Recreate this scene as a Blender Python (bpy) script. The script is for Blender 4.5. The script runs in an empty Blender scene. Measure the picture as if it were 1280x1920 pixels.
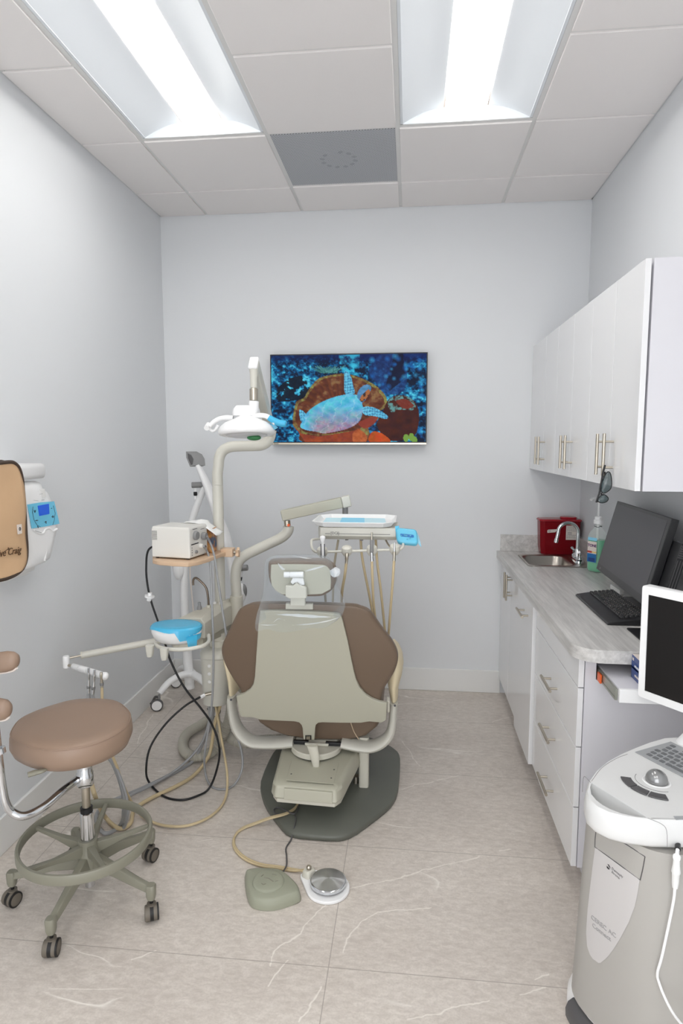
import bpy, bmesh, math, random
import numpy as np
from mathutils import Vector, Matrix
from mathutils.geometry import tessellate_polygon
random.seed(4)
SC = bpy.context.scene
COL = SC.collection
V = Vector
PI = math.pi

# ---------------------------------------------------------------- camera
FPX = 1182.6
CAM = V((1.6002, -4.059, 1.6239))
YAW, PIT, ROL = -0.1075, -0.1092, -0.0007
FW = V((math.sin(YAW)*math.cos(PIT), math.cos(YAW)*math.cos(PIT), math.sin(PIT)))
RT = V((math.cos(YAW), -math.sin(YAW), 0))
UP = RT.cross(FW)
R2 = RT*math.cos(ROL)+UP*math.sin(ROL)
U2 = -RT*math.sin(ROL)+UP*math.cos(ROL)
cd = bpy.data.cameras.new('camera')
cam = bpy.data.objects.new('camera', cd); COL.objects.link(cam)
cam.matrix_world = Matrix(((R2.x, U2.x, -FW.x, CAM.x), (R2.y, U2.y, -FW.y, CAM.y), (R2.z, U2.z, -FW.z, CAM.z), (0, 0, 0, 1)))
cd.sensor_fit = 'VERTICAL'; cd.sensor_height = 36.0
cd.lens = FPX/1920*36.0
cd.clip_start = 0.02
SC.camera = cam

def at(px, py, x=None, y=None, z=None):
    """world point where the sight line of a photo pixel meets a real plane of the room"""
    d = FW+R2*((px-640)/FPX)-U2*((py-960)/FPX)
    if x is not None: t = (x-CAM.x)/d.x
    elif y is not None: t = (y-CAM.y)/d.y
    else: t = (z-CAM.z)/d.z
    return CAM+d*t
def onp(px, py, p0, n):
    d = FW+R2*((px-640)/FPX)-U2*((py-960)/FPX)
    return CAM+d*((V(p0)-CAM).dot(V(n))/d.dot(V(n)))
def ys(y, *pp): return [at(a, b, y=y) for a, b in pp]

# ---------------------------------------------------------------- materials
def lin(c):
    return tuple((x/255/12.92 if x/255 <= .04045 else ((x/255+.055)/1.055)**2.4) for x in c)+(1,)
def mat(name, rgb, rough=.5, metal=0., spec=.5, coat=0., bump=0., bscale=200, emit=None, es=1., alpha=1., trans=0., ior=1.45, noise=0., nscale=5):
    m = bpy.data.materials.new(name); m.use_nodes = True
    nt = m.node_tree; b = nt.nodes['Principled BSDF']
    b.inputs['Base Color'].default_value = lin(rgb)
    b.inputs['Roughness'].default_value = rough
    b.inputs['Metallic'].default_value = metal
    b.inputs['Specular IOR Level'].default_value = spec
    b.inputs['Coat Weight'].default_value = coat
    b.inputs['Coat Roughness'].default_value = .08
    b.inputs['Alpha'].default_value = alpha
    b.inputs['Transmission Weight'].default_value = trans
    b.inputs['IOR'].default_value = ior
    if emit:
        b.inputs['Emission Color'].default_value = lin(emit); b.inputs['Emission Strength'].default_value = es
    if bump or noise:
        tc = nt.nodes.new('ShaderNodeTexCoord')
        n = nt.nodes.new('ShaderNodeTexNoise'); n.inputs['Scale'].default_value = bscale if bump else nscale
        n.inputs['Detail'].default_value = 4
        nt.links.new(tc.outputs['Object'], n.inputs['Vector'])
        if bump:
            bp = nt.nodes.new('ShaderNodeBump'); bp.inputs['Strength'].default_value = bump; bp.inputs['Distance'].default_value = .002
            nt.links.new(n.outputs['Fac'], bp.inputs['Height']); nt.links.new(bp.outputs['Normal'], b.inputs['Normal'])
        if noise:
            n2 = nt.nodes.new('ShaderNodeTexNoise'); n2.inputs['Scale'].default_value = nscale; n2.inputs['Detail'].default_value = 5
            nt.links.new(tc.outputs['Object'], n2.inputs['Vector'])
            mx = nt.nodes.new('ShaderNodeMix'); mx.data_type = 'RGBA'
            c = lin(rgb)
            mx.inputs[6].default_value = tuple(v*(1-noise) for v in c[:3])+(1,)
            mx.inputs[7].default_value = tuple(min(1, v*(1+noise)) for v in c[:3])+(1,)
            nt.links.new(n2.outputs['Fac'], mx.inputs[0]); nt.links.new(mx.outputs[2], b.inputs['Base Color'])
    return m

M = {}
M['wall'] = mat('wall_paint', (219, 221, 223), .62, spec=.4, bump=.05, bscale=350)
M['trimw'] = mat('trim_white', (226, 226, 224), .4)
M['tile'] = mat('ceiling_tile', (230, 226, 224), .85, bump=.25, bscale=420)
M['tee'] = mat('ceiling_tee', (216, 215, 213), .5)
M['troffer'] = mat('troffer_white', (222, 226, 230), .4)
M['lamp'] = mat('lamp_diffuser', (255, 255, 255), .5, emit=(255, 253, 249), es=7.5)
M['lamin'] = mat('white_gloss_laminate', (230, 230, 231), .09, spec=.5)
M['lamin2'] = mat('white_side_panel', (214, 213, 218), .35)
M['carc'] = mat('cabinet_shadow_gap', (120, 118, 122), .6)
M['nickel'] = mat('brushed_nickel', (190, 182, 168), .3, metal=1)
M['chrome'] = mat('chrome', (215, 217, 220), .07, metal=1)
M['steel'] = mat('stainless_steel', (178, 172, 164), .28, metal=1, bump=.06, bscale=600)
M['shell'] = mat('greige_shell', (178, 176, 160), .38)
M['unit'] = mat('ivory_enamel', (201, 199, 189), .28)
M['unitd'] = mat('ivory_plastic', (204, 201, 188), .4)
M['cream'] = mat('cream_armrest', (222, 208, 176), .4)
M['brown'] = mat('brown_vinyl', (112, 95, 80), .42, bump=.06, bscale=500)
M['seatb'] = mat('stool_vinyl', (146, 123, 106), .42, bump=.06, bscale=500)
M['seam'] = mat('seam_thread', (196, 176, 150), .6)
M['plate'] = mat('grey_base_plate', (96, 98, 90), .38, noise=.08, nscale=9)
M['olive'] = mat('olive_enamel', (133, 131, 117), .42)
M['wheel'] = mat('wheel_grey', (108, 101, 91), .55)
M['rubber'] = mat('black_rubber', (28, 27, 27), .5)
M['cord'] = mat('black_cord', (22, 22, 24), .42)
M['ghose'] = mat('grey_hose', (150, 151, 152), .38)
M['bhose'] = mat('beige_hose', (196, 178, 142), .42)
M['those'] = mat('taupe_hose', (176, 166, 146), .42)
M['duct'] = mat('duct_grey', (172, 168, 156), .5)
M['white'] = mat('white_plastic', (238, 238, 238), .28)
M['whitem'] = mat('white_matt_plastic', (228, 228, 226), .5)
M['offw'] = mat('scaler_white', (224, 222, 216), .38)
M['grey'] = mat('grey_plastic', (134, 134, 134), .42)
M['dgrey'] = mat('dark_grey_plastic', (84, 83, 84), .38)
M['black'] = mat('black_plastic', (30, 30, 32), .32)
M['glossblk'] = mat('screen_black', (20, 18, 18), .3, spec=.4)
M['scrn'] = mat('screen_off', (72, 71, 75), .3, spec=.3)
M['blue'] = mat('blue_film', (66, 186, 230), .2, alpha=.82)
M['blueL'] = mat('blue_film_pale', (120, 205, 235), .25, alpha=.6)
M['paperL'] = mat('pale_blue_paper', (196, 228, 238), .7)
M['paperB'] = mat('blue_paper', (140, 208, 236), .6)
M['lcd'] = mat('blue_lcd', (14, 84, 200), .3, emit=(8, 80, 200), es=.16)
M['beigew'] = mat('beige_shelf', (214, 184, 154), .4)
M['apron'] = mat('tan_apron', (204, 169, 132), .55, bump=.12, bscale=160, noise=.05, nscale=14)
M['bind'] = mat('brown_binding', (66, 52, 42), .6)
M['ink'] = mat('dark_ink', (40, 38, 40), .5)
M['inkb'] = mat('brown_ink', (88, 62, 38), .6)
M['inkg'] = mat('grey_ink', (140, 138, 138), .5)
M['label'] = mat('label_white', (224, 214, 206), .5)
M['orange'] = mat('orange_clip', (226, 98, 44), .4)
M['tissue'] = mat('tissue_white', (244, 244, 242), .9)
M['green'] = mat('green_plastic', (52, 116, 70), .4)
M['galv'] = mat('galvanised_slide', (168, 170, 160), .35, metal=.7)
M['ball'] = mat('trackball_grey', (150, 150, 150), .22, metal=.6)
M['kgrey'] = mat('keyboard_grey', (158, 160, 162), .45)
M['key'] = mat('key_grey', (104, 106, 108), .45)
M['keyb'] = mat('key_black', (38, 38, 40), .4)
M['boxblue'] = mat('carton_blue', (36, 66, 128), .4)
M['boxteal'] = mat('carton_teal', (30, 132, 186), .4)
M['boxpale'] = mat('carton_navy_band', (72, 88, 136), .45)
M['ltblue'] = mat('label_blue', (36, 108, 170), .4)
M['purple'] = mat('label_purple', (88, 40, 100), .4)
M['yellow'] = mat('label_yellow', (236, 200, 110), .4)
M['redlab'] = mat('label_red', (190, 70, 60), .4)
M['redpl'] = mat('red_translucent', (142, 24, 34), .14, trans=.25, ior=1.2)
M['redlid'] = mat('red_lid', (156, 30, 42), .2)
M['sharp'] = mat('dark_contents', (70, 12, 18), .5)
M['bglass'] = mat('clear_bottle', (236, 244, 242), .06, alpha=.22)
M['liquid'] = mat('green_liquid', (56, 190, 132), .06, alpha=.9)
M['lens'] = mat('smoke_lens', (62, 78, 80), .06, alpha=.8)
M['grille'] = None
M['sage'] = mat('sage_rubber', (150, 152, 135), .45)
M['film2'] = mat('clear_blue_film', (120, 212, 244), .25, alpha=.78)
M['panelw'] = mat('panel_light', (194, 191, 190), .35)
M['consw'] = mat('console_white', (216, 216, 215), .32)
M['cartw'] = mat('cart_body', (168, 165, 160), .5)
M['bronze'] = mat('bronze_metal', (128, 116, 104), .3, metal=1)
M['blueP'] = mat('blue_film_soft', (104, 196, 228), .22, alpha=.88)
M['inkl'] = mat('light_grey_ink', (162, 160, 160), .5)
M['frost'] = mat('frosted_lens', (206, 206, 208), .25)

def thin_clear(name, glossy=.16, tint=(245, 248, 250)):
    m = bpy.data.materials.new(name); m.use_nodes = True
    nt = m.node_tree; nt.nodes.clear()
    o = nt.nodes.new('ShaderNodeOutputMaterial'); t = nt.nodes.new('ShaderNodeBsdfTransparent')
    g = nt.nodes.new('ShaderNodeBsdfPrincipled'); mx = nt.nodes.new('ShaderNodeMixShader'); lw = nt.nodes.new('ShaderNodeLayerWeight')
    g.inputs['Base Color'].default_value = lin((235, 238, 240)); g.inputs['Roughness'].default_value = .06
    t.inputs['Color'].default_value = lin(tint); lw.inputs['Blend'].default_value = .2
    ma = nt.nodes.new('ShaderNodeMath'); ma.operation = 'MULTIPLY_ADD'; ma.inputs[1].default_value = .38; ma.inputs[2].default_value = glossy*.3
    nt.links.new(lw.outputs['Facing'], ma.inputs[0]); nt.links.new(ma.outputs[0], mx.inputs[0])
    nt.links.new(t.outputs[0], mx.inputs[1]); nt.links.new(g.outputs[0], mx.inputs[2]); nt.links.new(mx.outputs[0], o.inputs[0])
    return m
M['bag'] = thin_clear('clear_plastic_film')
M['bag2'] = thin_clear('crinkled_plastic_film', 1.9)

def spun():
    m = mat('spun_chrome', (206, 208, 212), .2, metal=1)
    nt = m.node_tree; b = nt.nodes['Principled BSDF']
    b.inputs['Anisotropic'].default_value = .95; b.inputs['Anisotropic Rotation'].default_value = 0.0; b.inputs['Roughness'].default_value = .3
    t = nt.nodes.new('ShaderNodeTangent'); t.direction_type = 'RADIAL'; t.axis = 'Z'
    nt.links.new(t.outputs[0], b.inputs['Tangent']); return m
M['spun'] = spun()
# ---------------------------------------------------------------- mesh builder
def frame(d):
    d = V(d).normalized()
    a = V((0, 0, 1)) if abs(d.z) < .9 else V((1, 0, 0))
    u = d.cross(a).normalized(); return u, d.cross(u).normalized()
def catmull(P, sub=8, closed=False):
    P = [V(p) for p in P]; n = len(P)
    if n < 3: return P
    out = []
    rng = n if closed else n-1
    for i in range(rng):
        p1, p2 = P[i], P[(i+1) % n]
        p0 = P[i-1] if (closed or i > 0) else p1*2-p2
        p3 = P[(i+2) % n] if (closed or i+2 < n) else p2*2-p1
        for k in range(sub):
            t = k/sub
            out.append(.5*((2*p1)+(p2-p0)*t+(2*p0-5*p1+4*p2-p3)*t*t+(3*p1-p0-3*p2+p3)*t**3))
    if not closed: out.append(P[-1])
    return out
def rrect(w, h, r, n=5):
    """rounded rectangle, centred, 2-D list (ccw)"""
    r = min(r, w/2-1e-5, h/2-1e-5); o = []
    for cx, cy, a0 in ((w/2-r, h/2-r, 0), (-w/2+r, h/2-r, 90), (-w/2+r, -h/2+r, 180), (w/2-r, -h/2+r, 270)):
        for k in range(n+1):
            a = math.radians(a0+90*k/n); o.append((cx+r*math.cos(a), cy+r*math.sin(a)))
    return o
class MB:
    def __init__(s): s.v = []; s.f = []; s.mi = []; s.cur = 0
    def add(s, vs, fs):
        b = len(s.v); s.v += [V(x) for x in vs]; s.f += [tuple(i+b for i in f) for f in fs]; s.mi += [s.cur]*len(fs); return s
    def m(s, i): s.cur = i; return s
    def box(s, x0, x1, y0, y1, z0, z1):
        return s.add([(x, y, z) for x in (x0, x1) for y in (y0, y1) for z in (z0, z1)],
                     [(0, 1, 3, 2), (4, 6, 7, 5), (0, 4, 5, 1), (2, 3, 7, 6), (0, 2, 6, 4), (1, 5, 7, 3)])
    def obox(s, c, ax, h):
        c = V(c); A = [V(a).normalized()*k for a, k in zip(ax, h)]
        return s.add([c+A[0]*i+A[1]*j+A[2]*k for i in (-1, 1) for j in (-1, 1) for k in (-1, 1)],
                     [(0, 1, 3, 2), (4, 6, 7, 5), (0, 4, 5, 1), (2, 3, 7, 6), (0, 2, 6, 4), (1, 5, 7, 3)])
    def loft(s, loops, cap0=True, cap1=True, closed=True):
        n = len(loops[0]); vs = [p for l in loops for p in l]; fs = []
        for i in range(len(loops)-1):
            for j in range(n if closed else n-1):
                k = (j+1) % n
                fs.append((i*n+j, i*n+k, (i+1)*n+k, (i+1)*n+j))
        if cap0: fs.append(tuple(range(n-1, -1, -1)))
        if cap1: fs.append(tuple((len(loops)-1)*n+j for j in range(n)))
        return s.add(vs, fs)
    def ring(s, c, u, w, r, n=20, r2=None):
        c = V(c); r2 = r2 or r
        return [c+u*(r*math.cos(2*PI*k/n))+w*(r2*math.sin(2*PI*k/n)) for k in range(n)]
    def cyl(s, p, q, r0, r1=None, n=20):
        p, q = V(p), V(q); u, w = frame(q-p); r1 = r0 if r1 is None else r1
        return s.loft([s.ring(p, u, w, r0, n), s.ring(q, u, w, r1, n)])
    def lathe(s, prof, c=(0, 0, 0), ax=(0, 0, 1), n=32, cap0=True, cap1=True):
        c = V(c); ax = V(ax).normalized(); u, w = frame(ax)
        return s.loft([s.ring(c+ax*h, u, w, max(r, 1e-4), n) for r, h in prof], cap0, cap1)
    def tube(s, pts, r, n=10, sub=6, closed=False, sx=None, ridges=None):
        """sx=(axis, factor): flatten/stretch the section along an axis"""
        P = [V(p) for p in pts]
        rr = list(r) if isinstance(r, (list, tuple)) else None
        if sub > 1 and len(P) > 2:
            Q = catmull(P, sub, closed)
            if rr: rr = [rr[min(len(rr)-1, i//sub)]*(1-(i % sub)/sub)+rr[min(len(rr)-1, i//sub+1)]*((i % sub)/sub) for i in range(len(Q))]
        else: Q = P
        if rr is None: rr = [r]*len(Q)
        if ridges:
            D = [0]
            for i in range(1, len(Q)): D.append(D[-1]+(Q[i]-Q[i-1]).length)
            L = D[-1]; N = int(L/ridges*2); Z = []
            for i in range(N+1):
                t = L*i/N; j = max(k for k in range(len(D)) if D[k] <= t+1e-9); j = min(j, len(Q)-2)
                f = (t-D[j])/max(D[j+1]-D[j], 1e-9); Z.append(Q[j].lerp(Q[j+1], f))
            rr = [rr[0]*(1 if i % 2 else .9) for i in range(len(Z))]; Q = Z
        loops = []; u = None; m = len(Q)
        for i in range(m):
            if closed: t = (Q[(i+1) % m]-Q[i-1])
            else: t = Q[min(i+1, m-1)]-Q[max(i-1, 0)]
            t = t.normalized() if t.length > 1e-9 else V((0, 0, 1))
            if u is None: u, w = frame(t)
            else:
                u = (u-t*u.dot(t)); u = u.normalized() if u.length > 1e-6 else frame(t)[0]; w = t.cross(u)
            lp = s.ring(Q[i], u, w, rr[i], n)
            if sx:
                a = V(sx[0]); lp = [p+a*((p-Q[i]).dot(a)*(sx[1]-1)) for p in lp]
            loops.append(lp)
        if closed: loops.append(loops[0]); return s.loft(loops, False, False)
        return s.loft(loops)
    def prism(s, poly, vec):
        vec = V(vec); P = [V(p) for p in poly]
        return s.loft([P, [p+vec for p in P]])
    def ball(s, c, r, n=20, m=12):
        c = V(c); rx, ry, rz = (r, r, r) if not isinstance(r, (tuple, list)) else r
        vs = [c+V((0, 0, -rz))]; fs = []
        for i in range(1, m):
            a = -PI/2+PI*i/m
            vs += [c+V((rx*math.cos(a)*math.cos(2*PI*k/n), ry*math.cos(a)*math.sin(2*PI*k/n), rz*math.sin(a))) for k in range(n)]
        vs.append(c+V((0, 0, rz))); L = len(vs)-1
        for k in range(n):
            fs.append((0, 1+(k+1) % n, 1+k)); fs.append((L, L-n+k, L-n+(k+1) % n))
        for i in range(m-2):
            for k in range(n):
                a, b = 1+i*n+k, 1+i*n+(k+1) % n; fs.append((a, b, b+n, a+n))
        return s.add(vs, fs)
    def build(s, name, m, parent=None, bevel=0., seg=2, org=None, sharp=38, smooth=True, sub=0):
        off = V((0, 0, 0))
        if parent is not None:
            r = parent
            while r.parent: r = r.parent
            off = V(r.location)
        elif org is not None: off = V(org)
        me = bpy.data.meshes.new(name)
        me.from_pydata([v-off for v in s.v], [], s.f)
        ms = m if isinstance(m, (list, tuple)) else [m]
        for k in ms: me.materials.append(M[k] if isinstance(k, str) else k)
        me.polygons.foreach_set('material_index', s.mi)
        bm = bmesh.new(); bm.from_mesh(me)
        bmesh.ops.recalc_face_normals(bm, faces=bm.faces); bm.to_mesh(me); bm.free()
        if smooth:
            me.shade_smooth()
            if not bevel and not sub: me.set_sharp_from_angle(angle=math.radians(sharp))
        else: me.shade_flat()
        o = bpy.data.objects.new(name, me); COL.objects.link(o)
        if parent is not None: o.parent = parent
        elif org is not None: o.location = off
        if sub:
            d = o.modifiers.new('Subsurf', 'SUBSURF'); d.levels = sub; d.render_levels = sub
        if bevel:
            b = o.modifiers.new('Bevel', 'BEVEL'); b.width = bevel; b.segments = seg; b.limit_method = 'ANGLE'; b.angle_limit = math.radians(35)
            b.use_clamp_overlap = True
            w = o.modifiers.new('WN', 'WEIGHTED_NORMAL'); w.keep_sharp = False
        return o

def thing(name, label, cat, loc, group=None):
    o = bpy.data.objects.new(name, None); COL.objects.link(o); o.location = loc; o.empty_display_size = .05
    return tag(o, label, cat, group)
def tag(o, label, cat, group=None):
    o['label'] = label; o['category'] = cat
    if group: o['group'] = group
    return o
def struct(o): o['kind'] = 'structure'; return o
def lab(o, t): o['label'] = t; return o

def text(name, s, size, org, xa, ya, m, parent, depth=.0004, align='LEFT', bold=0, shear=0):
    cu = bpy.data.curves.new(name, 'FONT'); cu.body = s; cu.size = size; cu.extrude = depth; cu.align_x = align; cu.shear = shear; cu.offset = bold
    cu.resolution_u = 3
    t = bpy.data.objects.new(name, cu); COL.objects.link(t)
    bpy.context.view_layer.update()
    me = bpy.data.meshes.new_from_object(t.evaluated_get(bpy.context.evaluated_depsgraph_get()))
    bpy.data.objects.remove(t); bpy.data.curves.remove(cu)
    xa = V(xa).normalized(); ya = V(ya); ya = (ya-xa*ya.dot(xa)).normalized(); za = xa.cross(ya)
    r = parent
    while r.parent: r = r.parent
    off = V(org)-V(r.location)
    for v in me.vertices: v.co = off+xa*v.co.x+ya*v.co.y+za*v.co.z
    me.materials.clear(); me.materials.append(M[m])
    o = bpy.data.objects.new(name, me); COL.objects.link(o); o.parent = parent
    return o
X, Y, Z = V((1, 0, 0)), V((0, 1, 0)), V((0, 0, 1))
# ================================================================= room shell
W, H = 2.66, 3.0628
YF = -4.75                                   # wall behind the camera
XA, D1, T = .3092, .3789, .6096
def quadwall(name, m, box):
    return struct(MB().box(*box).build(name, m))
quadwall('wall_left', 'wall', (-.1, 0, YF-.1, .1, 0, H+.2))
quadwall('wall_right', 'wall', (W, W+.1, YF-.1, .1, 0, H+.2))
quadwall('wall_back', 'wall', (0, W, 0, .1, 0, H+.2))
dx0, dx1, dz = .45, 2.25, 2.45  # unseen doorway opening, added so world light can fill the room
struct(MB().box(0, dx0, YF-.1, YF, 0, H+.2).box(dx1, W, YF-.1, YF, 0, H+.2).box(dx0, dx1, YF-.1, YF, dz, H+.2).build('wall_front', 'wall'))
struct(MB().box(dx0-.06, dx0, YF, YF+.012, 0, dz).box(dx1, dx1+.06, YF, YF+.012, 0, dz).box(dx0-.06, dx1+.06, YF, YF+.012, dz, dz+.06).build('trim_2', 'trimw'))  # casing round the added doorway
for nm, bx in (('baseboard_left', (0, .014, YF, -.014, 0, .15)), ('baseboard_back', (0, 2.2, -.014, 0, 0, .15)), ('baseboard_front', (.014, .39, YF, YF+.014, 0, .15))):
    struct(MB().box(*bx).build(nm, 'trimw', bevel=.004))

# floor: large grey stone-look tiles with fine joints and pale veins
VEINS = [[(1.56, -1.238), (1.699, -1.158), (1.863, -1.071)], [(1.402, -1.923), (1.552, -1.859), (1.683, -1.785), (1.787, -1.737), (1.89, -1.681)], [(1.326, -2.002), (1.284, -2.08), (1.257, -2.145), (1.222, -2.19), (1.185, -2.224), (1.185, -2.289)], [(1.503, -2.031), (1.457, -2.083), (1.405, -2.165), (1.4, -2.214)], [(1.503, -2.031), (1.603, -2.006), (1.687, -1.984)], [(1.607, -2.43), (1.728, -2.385), (1.849, -2.346)], [(1.941, -2.312), (2.015, -2.282)], [(1.991, -2.251), (2.043, -2.229)], [(0.736, -2.315), (0.805, -2.278)], [(0.753, -1.714), (0.811, -1.687)], [(1.571, -0.736), (1.617, -0.864), (1.668, -1.014)], [(2.092, -0.453), (2.224, -0.367)], [(1.971, -1.639), (2.02, -1.63)], [(0.141, -0.932), (0.077, -0.565)], [(1.236, -2.261), (1.191, -2.365)], [(1.35, -2.348), (1.322, -2.423), (1.306, -2.467)]]
def floor_mat():
    m = bpy.data.materials.new('stone_floor_tile'); m.use_nodes = True; nt = m.node_tree; N = nt.nodes; L = nt.links
    b = N['Principled BSDF']; tc = N.new('ShaderNodeTexCoord')
    def noise(scale, det=6, rough=.6, dist=0, vec=None):
        n = N.new('ShaderNodeTexNoise'); n.inputs['Scale'].default_value = scale; n.inputs['Detail'].default_value = det
        n.inputs['Roughness'].default_value = rough; n.inputs['Distortion'].default_value = dist
        L.new(vec or tc.outputs['Object'], n.inputs['Vector']); return n
    def mix(f, a, c, fac=None):
        x = N.new('ShaderNodeMix'); x.data_type = 'RGBA'
        if fac is not None: x.inputs[0].default_value = fac
        else: L.new(f, x.inputs[0])
        for i, s in ((6, a), (7, c)):
            if isinstance(s, tuple): x.inputs[i].default_value = s
            else: L.new(s, x.inputs[i])
        return x.outputs[2]
    def ramp(src, stops):
        r = N.new('ShaderNodeValToRGB'); e = r.color_ramp.elements
        e[0].position, e[0].color = stops[0]; e[1].position, e[1].color = stops[-1]
        for p, c in stops[1:-1]:
            k = e.new(p); k.color = c
        L.new(src, r.inputs[0]); return r.outputs[0]
    g = lambda v: (v, v, v, 1)
    mp = N.new('ShaderNodeMapping'); mp.inputs['Rotation'].default_value = (0, 0, .5); mp.inputs['Scale'].default_value = (1, 2.2, 1)
    L.new(tc.outputs['Object'], mp.inputs['Vector'])
    big = noise(1.6, 5, .6, .6, mp.outputs[0]); fine = noise(26, 8, .72, .4, mp.outputs[0]); grit = noise(140, 3, .6)
    base = mix(ramp(big.outputs[0], [(.35, g(0)), (.66, g(1))]), lin((196, 187, 178)), lin((214, 206, 197)))
    base = mix(ramp(fine.outputs[0], [(.38, g(0)), (.62, g(1))]), mix(None, base, lin((172, 162, 153)), .38), mix(None, base, lin((228, 221, 213)), .3))
    base = mix(ramp(grit.outputs[0], [(.45, g(0)), (.7, g(.35))]), base, lin((178, 169, 160)))
    # pale veins: thin level line of a stretched noise, broken up by another
    mv = N.new('ShaderNodeMapping'); mv.inputs['Rotation'].default_value = (0, 0, -.62); mv.inputs['Scale'].default_value = (.55, 1.9, 1)
    L.new(tc.outputs['Object'], mv.inputs['Vector'])
    vn = noise(1.35, 3.2, .5, .55, mv.outputs[0])
    vein = ramp(vn.outputs[0], [(.5, g(0)), (.5045, g(1)), (.509, g(0))])
    brk = ramp(noise(2.1, 2, .5).outputs[0], [(.5, g(0)), (.62, g(.75))])
    mul = N.new('ShaderNodeMath'); mul.operation = 'MULTIPLY'; L.new(vein, mul.inputs[0]); L.new(brk, mul.inputs[1])
    base = mix(mul.outputs[0], base, lin((246, 242, 235)))
    # a few long pale veins where the stone shows them
    wob = noise(9, 3, .6)
    wv = N.new('ShaderNodeVectorMath'); wv.operation = 'MULTIPLY_ADD'; wv.inputs[1].default_value = (.05, .05, 0); L.new(wob.outputs['Color'], wv.inputs[0]); L.new(tc.outputs['Object'], wv.inputs[2])
    ws = N.new('ShaderNodeVectorMath'); ws.operation = 'SUBTRACT'; ws.inputs[1].default_value = (.025, .025, 0); L.new(wv.outputs[0], ws.inputs[0])
    dmin = None
    for line in VEINS:
        for a, c in zip(line, line[1:]):
            dx, dy = c[0]-a[0], c[1]-a[1]; l2 = dx*dx+dy*dy
            v1 = N.new('ShaderNodeVectorMath'); v1.operation = 'SUBTRACT'; L.new(ws.outputs[0], v1.inputs[0]); v1.inputs[1].default_value = (a[0], a[1], 0)
            dt = N.new('ShaderNodeVectorMath'); dt.operation = 'DOT_PRODUCT'; L.new(v1.outputs[0], dt.inputs[0]); dt.inputs[1].default_value = (dx/l2, dy/l2, 0)
            cl = N.new('ShaderNodeClamp'); L.new(dt.outputs['Value'], cl.inputs[0])
            scv = N.new('ShaderNodeVectorMath'); scv.operation = 'SCALE'; scv.inputs[0].default_value = (dx, dy, 0); L.new(cl.outputs[0], scv.inputs['Scale'])
            ds = N.new('ShaderNodeVectorMath'); ds.operation = 'DISTANCE'; L.new(v1.outputs[0], ds.inputs[0]); L.new(scv.outputs[0], ds.inputs[1])
            if dmin is None: dmin = ds.outputs['Value']
            else:
                mn = N.new('ShaderNodeMath'); mn.operation = 'MINIMUM'; L.new(dmin, mn.inputs[0]); L.new(ds.outputs['Value'], mn.inputs[1]); dmin = mn.outputs[0]
    vb = N.new('ShaderNodeMath'); vb.operation = 'MULTIPLY_ADD'; vb.inputs[1].default_value = .006; L.new(noise(17, 3, .6).outputs[0], vb.inputs[0]); vb2 = N.new('ShaderNodeMath'); vb2.operation = 'ADD'; L.new(dmin, vb2.inputs[0]); vb.inputs[2].default_value = -.003; vb3 = N.new('ShaderNodeMath'); vb3.operation = 'MAXIMUM'; vb3.inputs[1].default_value = 0; L.new(vb.outputs[0], vb3.inputs[0]); L.new(vb3.outputs[0], vb2.inputs[1]); dmin = vb2.outputs[0]
    base = mix(ramp(dmin, [(.0, g(.62)), (.0012, g(.5)), (.0032, g(0))]), base, lin((246, 241, 233)))
    # joints
    sx = N.new('ShaderNodeSeparateXYZ'); L.new(tc.outputs['Object'], sx.inputs[0])
    def joint(sock, off, per):
        a = N.new('ShaderNodeMath'); a.operation = 'SUBTRACT'; L.new(sock, a.inputs[0]); a.inputs[1].default_value = off-per/2
        w = N.new('ShaderNodeMath'); w.operation = 'WRAP'; L.new(a.outputs[0], w.inputs[0]); w.inputs[1].default_value = per; w.inputs[2].default_value = 0
        c = N.new('ShaderNodeMath'); c.operation = 'SUBTRACT'; L.new(w.outputs[0], c.inputs[0]); c.inputs[1].default_value = per/2
        d = N.new('ShaderNodeMath'); d.operation = 'ABSOLUTE'; L.new(c.outputs[0], d.inputs[0])
        l = N.new('ShaderNodeMath'); l.operation = 'LESS_THAN'; L.new(d.outputs[0], l.inputs[0]); l.inputs[1].default_value = .0016
        return l.outputs[0]
    mx = N.new('ShaderNodeMath'); mx.operation = 'MAXIMUM'
    L.new(joint(sx.outputs[0], 1.366, 1.2), mx.inputs[0]); L.new(joint(sx.outputs[1], -2.275, .6), mx.inputs[1])
    jf = N.new('ShaderNodeMath'); jf.operation = 'MULTIPLY'; jf.inputs[1].default_value = .7; L.new(mx.outputs[0], jf.inputs[0])
    base = mix(jf.outputs[0], base, lin((150, 142, 134)))
    L.new(base, b.inputs['Base Color'])
    b.inputs['Roughness'].default_value = .42; b.inputs['Specular IOR Level'].default_value = .4
    bp = N.new('ShaderNodeBump'); bp.inputs['Strength'].default_value = .1; bp.inputs['Distance'].default_value = .002
    L.new(fine.outputs[0], bp.inputs['Height']); L.new(bp.outputs[0], b.inputs['Normal'])
    return m
M['floor'] = floor_mat()
quadwall('floor', 'floor', (-.1, W+.1, YF-.1, .1, -.1, 0))

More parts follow.
